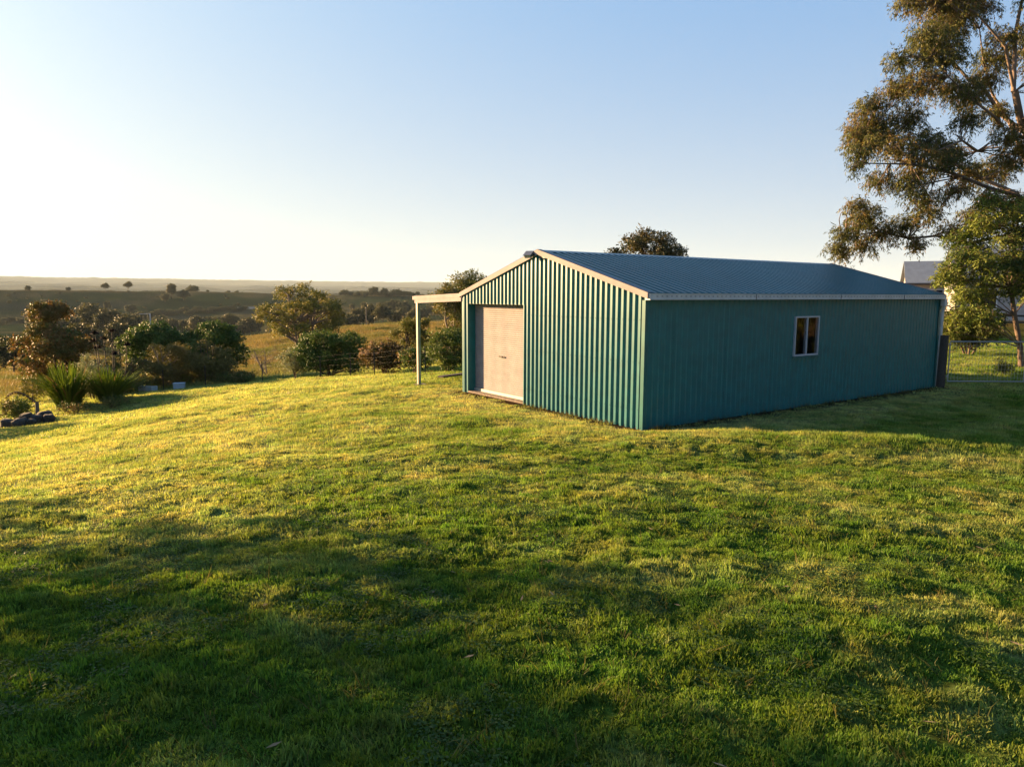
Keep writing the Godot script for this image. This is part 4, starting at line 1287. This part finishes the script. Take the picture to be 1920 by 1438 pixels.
	part("chimney", ch.mesh(), M.brick_red, hs)
	# low rail fence beyond the far lawn
	var rf := thing("rail_fence", "low dark rail fence on the far lawn in front of the house", "fence", Vector3(28.0, ground(28.0, -44.0), -44.0))
	for k in 5:
		var pb := Buf.new()
		pb.box(Vector3(k * 2.4 - 0.06, -0.3, -0.06), Vector3(k * 2.4 + 0.06, 1.0, 0.06))
		part("post", pb.mesh(), M.old_timber, rf)
	for y in [0.45, 0.85]:
		var rb := Buf.new()
		rb.box(Vector3(-0.1, y, 0.062), Vector3(9.8, y + 0.12, 0.10))
		part("rail", rb.mesh(), M.old_timber, rf)

# ---------------------------------------------------------------- the valley
func build_valley() -> void:
	var bark := Color(0.12, 0.09, 0.06)
	var g1 := [Color(0.05, 0.055, 0.022), Color(0.075, 0.075, 0.028), Color(0.10, 0.09, 0.035)]
	var g2 := [Color(0.035, 0.045, 0.018), Color(0.05, 0.06, 0.022), Color(0.07, 0.07, 0.028)]
	var kinds := [
		tree("valley_gum", "", Vector3(0, -500, 0), {"h": 8.0, "rx": 3.4, "low": 0.3, "clumps": 26, "cr": 1.1, "n": 170, "L": 0.42, "W": 0.22, "pal": g1, "bark": bark, "tr": 0.2, "seed": 201, "shape": "umbrella", "flat": 0.6}),
		tree("valley_gum", "", Vector3(0, -500, 0), {"h": 8.0, "rx": 2.6, "low": 0.22, "clumps": 26, "cr": 1.0, "n": 170, "L": 0.42, "W": 0.22, "pal": g1, "bark": bark, "tr": 0.2, "seed": 202, "flat": 0.7}),
		tree("valley_gum", "", Vector3(0, -500, 0), {"h": 8.0, "rx": 4.6, "low": 0.1, "clumps": 34, "cr": 1.3, "n": 170, "L": 0.45, "W": 0.24, "pal": g2, "bark": bark, "tr": 0.2, "seed": 203, "flat": 0.7}),
		tree("valley_shrub", "", Vector3(0, -500, 0), {"h": 8.0, "rx": 7.0, "low": 0.0, "clumps": 30, "cr": 2.2, "n": 150, "L": 0.7, "W": 0.4, "pal": g2, "bark": bark, "tr": 0.2, "seed": 204, "flat": 0.7}, "bush")]
	var rng := RandomNumberGenerator.new()
	rng.seed = 99
	var first := [true, true, true, true]
	# [bearing unit, distance, height, kind, label]
	var named := [
		[150, 135, 8.0, 0, "dark umbrella crowned gum rising behind the rusty brown gum"],
		[18, 95, 5.4, 2, "dense dark tree at the left edge behind the rusty brown gum"],
		[-25, 105, 5.5, 1, "tree at the very left edge below the far road"],
		[222, 175, 9.5, 1, "khaki gum behind the dark headed flower stalks"],
		[262, 200, 9.0, 2, "bushy khaki gum just left of the white pole frame"],
		[178, 300, 17.0, 0, "tallest pale gum on the left of the valley trees"],
		[205, 285, 15.5, 1, "pale yellow gum beside the tallest valley gum"],
		[232, 250, 12.5, 0, "pale rounded gum between the flower stalks and the pole frame"],
		[250, 330, 13.5, 1, "gum partly hidden behind the white pole frame"],
		[128, 330, 12.0, 2, "bushy hazy tree on the valley floor left of the gums"],
		[632, 320, 9.0, 1, "khaki gum just right of the spreading gum's crown"],
		[655, 300, 8.5, 2, "dark bushy gum left of the lone timber pole"],
		[672, 310, 10.5, 0, "yellowish crowned gum directly left of the lone timber pole"],
		[690, 330, 13.0, 1, "round topped gum directly behind the lone timber pole"],
		[718, 300, 10.5, 0, "yellow green gum right of the lone timber pole"],
		[742, 315, 8.0, 2, "low bushy gum left of the awning post"],
		[770, 305, 7.0, 1, "small gum seen past the awning post"],
		[655, 340, 7.0, 3, "wide dark thicket under the gums by the lone pole"],
		[735, 545, 12.5, 2, "large dark grove on the far hillside above the lone pole"],
		[758, 540, 12.0, 2, "smaller dark grove joined to the large hillside grove"],
		[712, 560, 9.0, 1, "gum at the left end of the large hillside grove"],
		[202, 738, 8.0, 0, "spreading tree on the skyline ridge, left of the two largest"],
		[245, 738, 9.5, 0, "open branched tree on the skyline ridge, the taller of the largest two"],
		[58, 738, 5.4, 2, "small round tree on the ridge at the far left"],
		[133, 738, 4.0, 2, "small dark tree on the ridge midway to the large ridge trees"],
		[325, 692, 14.0, 1, "tallest tree on the middle of the far hillside"],
		[347, 684, 10.0, 2, "dark tree right of the tallest far hillside tree"],
		[312, 680, 8.0, 2, "rounded tree at the foot of the tallest far hillside tree"],
		[365, 790, 7.5, 3, "dark wooded knoll on the far ridge"],
		[702, 735, 10.5, 2, "long dark grove on the ridge right of the spreading gum, largest dome"],
		[722, 735, 9.5, 2, "round dark dome beside the largest ridge grove dome"],
		[745, 738, 7.0, 3, "low dark grove on the ridge left of the awning beam"]]
	for n in named:
		var k: int = n[3]
		var p: Vector3 = site_r(n[0], n[1]) if n[1] > 600 else site(n[0], n[1])
		var s: float = n[2] / 8.0
		var size := Vector3(s * rng.randf_range(0.9, 1.15), s, s)
		if first[k]:
			first[k] = false
			kinds[k].position = p
			kinds[k].scale = size
			kinds[k].set_meta("label", n[4])
		else:
			copy_of(kinds[k], p, rng.randf() * TAU, size, n[4])
	# belt of gums across the valley floor
	var px := 288.0
	while px < 485.0:
		var d := 400.0 + rng.randf_range(-22, 22)
		copy_of(kinds[[0, 1, 2][rng.randi() % 3]], site(px, d), rng.randf() * TAU, Vector3.ONE * rng.randf_range(1.0, 1.5), "small gum in the tree belt across the valley floor", "gums in the valley tree belt")
		px += rng.randf_range(4.5, 7.5)
	for k in 30:
		copy_of(kinds[[0, 1, 2][rng.randi() % 3]], site(rng.randf_range(600, 860), rng.randf_range(400, 590)), rng.randf() * TAU, Vector3.ONE * rng.randf_range(0.7, 1.2), "hazy gum scattered over the slope beyond the dry meadow", "gums beyond the dry meadow")
	for k in 46:
		copy_of(kinds[[1, 2][rng.randi() % 2]], site(rng.randf_range(60, 300), rng.randf_range(300, 560)), rng.randf() * TAU, Vector3.ONE * rng.randf_range(0.8, 1.35), "hazy gum in the wooded hollow left of the valley belt", "gums in the wooded hollow")
	for k in 14:
		copy_of(kinds[[0, 1, 2][rng.randi() % 3]], site(rng.randf_range(115, 300), rng.randf_range(190, 330)), rng.randf() * TAU, Vector3.ONE * rng.randf_range(0.7, 1.05), "olive gum in the gully just below the garden trees", "gums in the gully below the garden")
	# dark bushes along the bank
	px = 292.0
	while px < 460.0:
		copy_of(kinds[3], site_r(px, 632.0 + rng.randf_range(-10, 10)), rng.randf() * TAU, Vector3(0.6, rng.randf_range(0.3, 0.5), 0.6), "dark bush in the row along the far bank", "bushes along the far bank")
		px += rng.randf_range(7, 11)
	for k in 26:
		copy_of(kinds[3], site_r(rng.randf_range(0, 480), rng.randf_range(640, 735)), rng.randf() * TAU, Vector3.ONE * rng.randf_range(0.1, 0.3), "small dark bush dotted on the far pasture slope", "bushes dotted on the far slope")
	px = 0.0
	while px < 130.0:
		copy_of(kinds[3], site_r(px, 610.0 + rng.randf_range(-15, 15)), rng.randf() * TAU, Vector3(0.6, rng.randf_range(0.3, 0.5), 0.6), "dark bush in the row beside the far left road", "bushes beside the far road")
		px += rng.randf_range(9, 14)
	px = 640.0
	while px < 800.0:
		copy_of(kinds[3 if rng.randf() < 0.6 else 2], site_r(px, 738.0 + rng.randf_range(-15, 15)), rng.randf() * TAU, Vector3.ONE * rng.randf_range(0.4, 0.7), "dark tree in the row along the right hand ridge", "trees along the right hand ridge")
		px += rng.randf_range(6, 11)
	for k in 14:
		copy_of(kinds[2], site_r(rng.randf_range(380, 480), 800 + rng.randf_range(-40, 60)), rng.randf() * TAU, Vector3.ONE * rng.randf_range(0.2, 0.45), "tiny tree on the sunlit crest of the far pasture", "tiny trees on the far crest")
	for k in 34:
		var d := 1300.0 * pow(4.6, rng.randf())
		copy_of(kinds[3], site(rng.randf_range(-40, 860), d), rng.randf_range(-0.25, 0.25), Vector3(d / 210.0 * rng.randf_range(0.6, 2.0), rng.randf_range(0.9, 1.8), 2.0), "dark shelterbelt of trees on the hazy far plain", "shelterbelts on the far plain")
	# poles, rails and a mast
	var pl := thing("timber_pole", "lone bare timber pole at the top of the dry meadow", "pole", site(687, 186))
	var pb := Buf.new()
	pb.tube([Vector3(0, -1, 0), Vector3(0, 2.5, 0), Vector3(0.02, 5.3, 0)], 0.12, 0.09, 8)
	part("shaft", pb.mesh(), M.old_timber_pale, pl)
	var fr := thing("pole_frame", "thin white pole with a long crossbar among the valley gums", "pole", site(282.5, 230))
	var f1 := Buf.new()
	var ph := 2.52 + (552.0 - 589.0) / 1333.0 * 230.0 - fr.position.y
	f1.bar(Vector3(0, -1, 0), Vector3(0, ph, 0), 0.2, 0.2)
	part("shaft", f1.mesh(), M.white_paint, fr)
	var f2 := Buf.new()
	f2.bar(Vector3(-3.4, ph - 0.25, 0.0), Vector3(-0.1, ph - 0.1, 0), 0.13, 0.13)
	part("crossbar", f2.mesh(), M.white_paint, fr)
	var wr := thing("white_rail_fence", "white rail fence on the pasture left of the spreading gum", "fence", site(446, 597))
	var b2 := site(500, 605) - wr.position
	for k in 25:
		var p := b2 * (k / 24.0)
		p.y = ground(p.x + wr.position.x, p.z + wr.position.z) - wr.position.y
		var ab := Buf.new()
		ab.box(p + Vector3(-0.2, -0.3, -0.1), p + Vector3(0.2, 1.4, 0.1))
		part("post", ab.mesh(), M.white_paint, wr)
		if k < 24:
			var p2 := b2 * ((k + 1) / 24.0)
			p2.y = ground(p2.x + wr.position.x, p2.z + wr.position.z) - wr.position.y
			var rb := Buf.new()
			rb.bar(p + Vector3.UP * 1.3, p2 + Vector3.UP * 1.3, 0.1, 0.35)
			part("rail", rb.mesh(), M.white_paint, wr)
	var ms := thing("mast", "tiny white mast far off above the right hand ridge", "mast", site(693, 1100))
	var mb := Buf.new()
	mb.tube([Vector3(0, -2, 0), Vector3(0, 12, 0)], 0.4, 0.2, 6)
	part("shaft", mb.mesh(), M.white_paint, ms)
	# trees off to the left that throw the foreground's shade, and one to the right seen in the window
	var sh := tree("garden_gum", "broad gum off to the left whose shade crosses the foreground lawn", Vector3(-20.9, ground(-20.9, -10.8), -10.8), {"h": 10.4, "rx": 4.1, "low": 0.03, "clumps": 110, "cr": 1.0, "n": 235, "L": 0.2, "W": 0.09, "pal": M.olive, "bark": bark, "tr": 0.2, "seed": 301, "stems": 3})
	copy_of(sh, Vector3(-19.5, ground(-19.5, -4.0), -4.0), 2.0, Vector3(0.95, 0.6, 0.95), "second gum off to the left, nearer the camera")
	copy_of(sh, Vector3(-22.7, ground(-22.7, -24.3), -24.3), 0.7, Vector3(0.5, 0.37, 0.5), "small gum off to the left beside the flower bed")
	copy_of(sh, Vector3(21.5, ground(21.5, -16.8), -16.8), 1.0, Vector3(1.0, 1.1, 1.0), "gum standing off to the right that the shed window mirrors")

# ---------------------------------------------------------------- sky
func sky_image() -> ImageTexture:
	var w := 1024
	var h := 512
	var im := Image.create(w, h, false, Image.FORMAT_RGBF)
	var sun := Vector3(-0.906 * cos(SUN_UP), sin(SUN_UP), -0.4226 * cos(SUN_UP)).normalized()
	for y in h:
		var el := PI * (0.5 - (y + 0.5) / h)
		for x in w:
			var az := TAU * (x + 0.5) / w
			var d := Vector3(sin(az) * cos(el), sin(el), -cos(az) * cos(el))
			var ang := rad_to_deg(acos(clampf(d.dot(sun), -1, 1)))
			var e := maxf(rad_to_deg(el), 0.0)
			var hz := exp(-e / 15.0)
			var warm := exp(-ang / 38.0)
			var hc := Vector3(0.70, 0.76, 0.74).lerp(Vector3(0.98, 0.86, 0.66), clampf(warm * 1.5, 0, 1))
			var zc := Vector3(0.0, 0.25, 0.68).lerp(Vector3(0.03, 0.14, 0.38), smoothstep(25, 80, e))
			var c := hc * hz + zc * (1.0 - hz)
			c += Vector3(1.0, 0.98, 0.62) * 1.2 * exp(-ang / 30.0)
			c += Vector3(1.0, 0.7, 0.4) * 1.6 * exp(-ang / 7.0)
			c *= lerpf(1.0, 0.72, smoothstep(80, 170, ang))
			if el < 0.0:
				c = c.lerp(Vector3(0.10, 0.10, 0.07), smoothstep(0.0, 0.06, -el))
			c *= SKY_GAIN
			im.set_pixel(x, y, Color(c.x, c.y, c.z))
	return ImageTexture.create_from_image(im)

const SUN_UP := 0.208
const SKY_GAIN := 0.212

func _ready() -> void:
	# camera
	var cam := Camera3D.new()
	cam.name = "camera"
	cam.position = Vector3(0, 2.5217, 0)
	cam.rotation = Vector3(-0.1248, 0, 0.0029)
	cam.fov = 56.7
	cam.near = 0.05
	cam.far = 30000.0
	add_child(cam)
	# sky, air, exposure
	var we := WorldEnvironment.new()
	we.name = "world_environment"
	var env := Environment.new()
	env.background_mode = Environment.BG_SKY
	var sky := Sky.new()
	var pm := PanoramaSkyMaterial.new()
	pm.panorama = sky_image()
	sky.sky_material = pm
	env.sky = sky
	env.tonemap_mode = Environment.TONE_MAPPER_LINEAR
	env.tonemap_exposure = 5.2
	env.fog_enabled = true
	env.fog_density = 0.000062
	env.fog_light_color = Color(0.84, 0.92, 0.95)
	env.sdfgi_enabled = true
	env.ssao_enabled = true
	env.ssil_enabled = true
	we.environment = env
	add_child(we)
	# sun
	var sun := DirectionalLight3D.new()
	sun.name = "sun"
	sun.light_energy = 1.6
	sun.light_color = Color(1.0, 0.81, 0.58)
	sun.light_angular_distance = 0.5
	sun.shadow_enabled = true
	add_child(sun)
	sun.look_at_from_position(Vector3(-0.906 * cos(SUN_UP), sin(SUN_UP), -0.4226 * cos(SUN_UP)) * 100.0, Vector3.ZERO)

	noise_a.seed = 1; noise_a.frequency = 1.0; noise_a.fractal_octaves = 3
	noise_b.seed = 2; noise_b.frequency = 1.0; noise_b.fractal_octaves = 3
	noise_c.seed = 3; noise_c.frequency = 1.0; noise_c.fractal_octaves = 2
	# materials
	M.grain_fine = grain(7, 0.05, 0.72, 1.0)
	M.grain_soft = grain(8, 0.012, 0.84, 1.0)
	M.grain_rough = grain(9, 0.03, 0.35, 1.0, 5)
	M.bark = barky()
	M.leaf = leafy(0.55, 0.7)
	M.strap = leafy(0.7, 0.8)
	M.strap.metallic_specular = 0.1
	M.leaf_dull = leafy(0.8, 0.2)
	M.grain_mud = grain(12, 0.02, 0.82, 1.0, 6)
	M.shed_green = worn(mat(0.008, 0.148, 0.155, 0.38), M.grain_mud, 0.3)
	M.shed_flash = worn(mat(0.012, 0.125, 0.12, 0.36), M.grain_soft, 0.35)
	M.roof = worn(mat(0.003, 0.095, 0.13, 0.30), M.grain_soft, 0.3)
	M.cream = worn(mat(0.30, 0.275, 0.28, 0.6), M.grain_soft, 0.5)
	M.gutter = worn(mat(0.6, 0.6, 0.6, 0.45), M.grain_soft, 0.5)
	M.post_paint = worn(mat(0.34, 0.31, 0.24, 0.5), M.grain_soft, 0.8)
	M.concrete = worn(mat(0.32, 0.25, 0.19, 0.9), M.grain_rough, 0.8)
	M.window_frame = mat(0.42, 0.47, 0.56, 0.35, 0.3)
	M.rail_grey = mat(0.4, 0.4, 0.38, 0.4, 0.4)
	M.black = mat(0.012, 0.012, 0.012, 0.7)
	M.black_metal = mat(0.03, 0.03, 0.032, 0.45, 0.3)
	M.grey_metal = mat(0.14, 0.15, 0.17, 0.4, 0.3)
	M.lamp_glass = mat(0.5, 0.5, 0.5, 0.15, 0.2)
	M.dark_wood = worn(mat(0.05, 0.035, 0.025, 0.8), M.grain_rough, 1.0)
	M.old_timber = worn(mat(0.11, 0.095, 0.08, 0.9), M.grain_rough, 2.0)
	M.old_timber_pale = worn(mat(0.34, 0.30, 0.25, 0.9), M.grain_rough, 2.0)
	M.steel = mat(0.32, 0.34, 0.36, 0.45, 0.6)
	M.stone = worn(mat(0.10, 0.085, 0.07, 0.95), M.grain_rough, 1.2)
	M.pale_blue = mat(0.35, 0.42, 0.5, 0.5)
	M.white_paint = worn(mat(0.74, 0.74, 0.72, 0.6), M.grain_soft, 0.5)
	M.house_paint = worn(mat(0.42, 0.40, 0.40, 0.6), M.grain_soft, 0.5)
	M.house_gable = worn(mat(0.36, 0.32, 0.30, 0.6), M.grain_soft, 0.5)
	M.house_roof = worn(mat(0.17, 0.21, 0.26, 0.5), M.grain_soft, 0.3)
	M.brick_red = worn(mat(0.3, 0.17, 0.10, 0.9), M.grain_rough, 1.5)
	M.roof.metallic_specular = 0.4
	M.cream.metallic_specular = 0.15
	var glass := mat(0.9, 0.95, 1.0, 0.03)
	glass.transparency = BaseMaterial3D.TRANSPARENCY_ALPHA
	glass.albedo_color = Color(0.03, 0.035, 0.04, 0.2)
	glass.metallic_specular = 0.3
	M.glass = glass
	M.dark_glass = mat(0.02, 0.025, 0.03, 0.05)
	var soil := StandardMaterial3D.new()
	soil.vertex_color_use_as_albedo = true
	soil.metallic_specular = 0.0
	soil.roughness = 0.95
	worn(soil, M.grain_rough, 0.9)
	var meadow := StandardMaterial3D.new()
	meadow.vertex_color_use_as_albedo = true
	meadow.metallic_specular = 0.0
	meadow.roughness = 0.95
	worn(meadow, M.grain_rough, 0.06)
	var hill := StandardMaterial3D.new()
	hill.vertex_color_use_as_albedo = true
	hill.metallic_specular = 0.0
	hill.roughness = 1.0
	worn(hill, M.grain_rough, 0.002)

	# land
	land_ring("lawn_ground", 0.3, 60.0, 1.017, soil)
	land_ring("fields", 60.0, 2300.0, 1.016, meadow)
	land_ring("hills", 2300.0, 12500.0, 1.016, hill)
	# structures, then the rest
	build_shed()
	build_right_side()
	build_garden()
	build_fences()
	build_valley()
	grow_lawn()
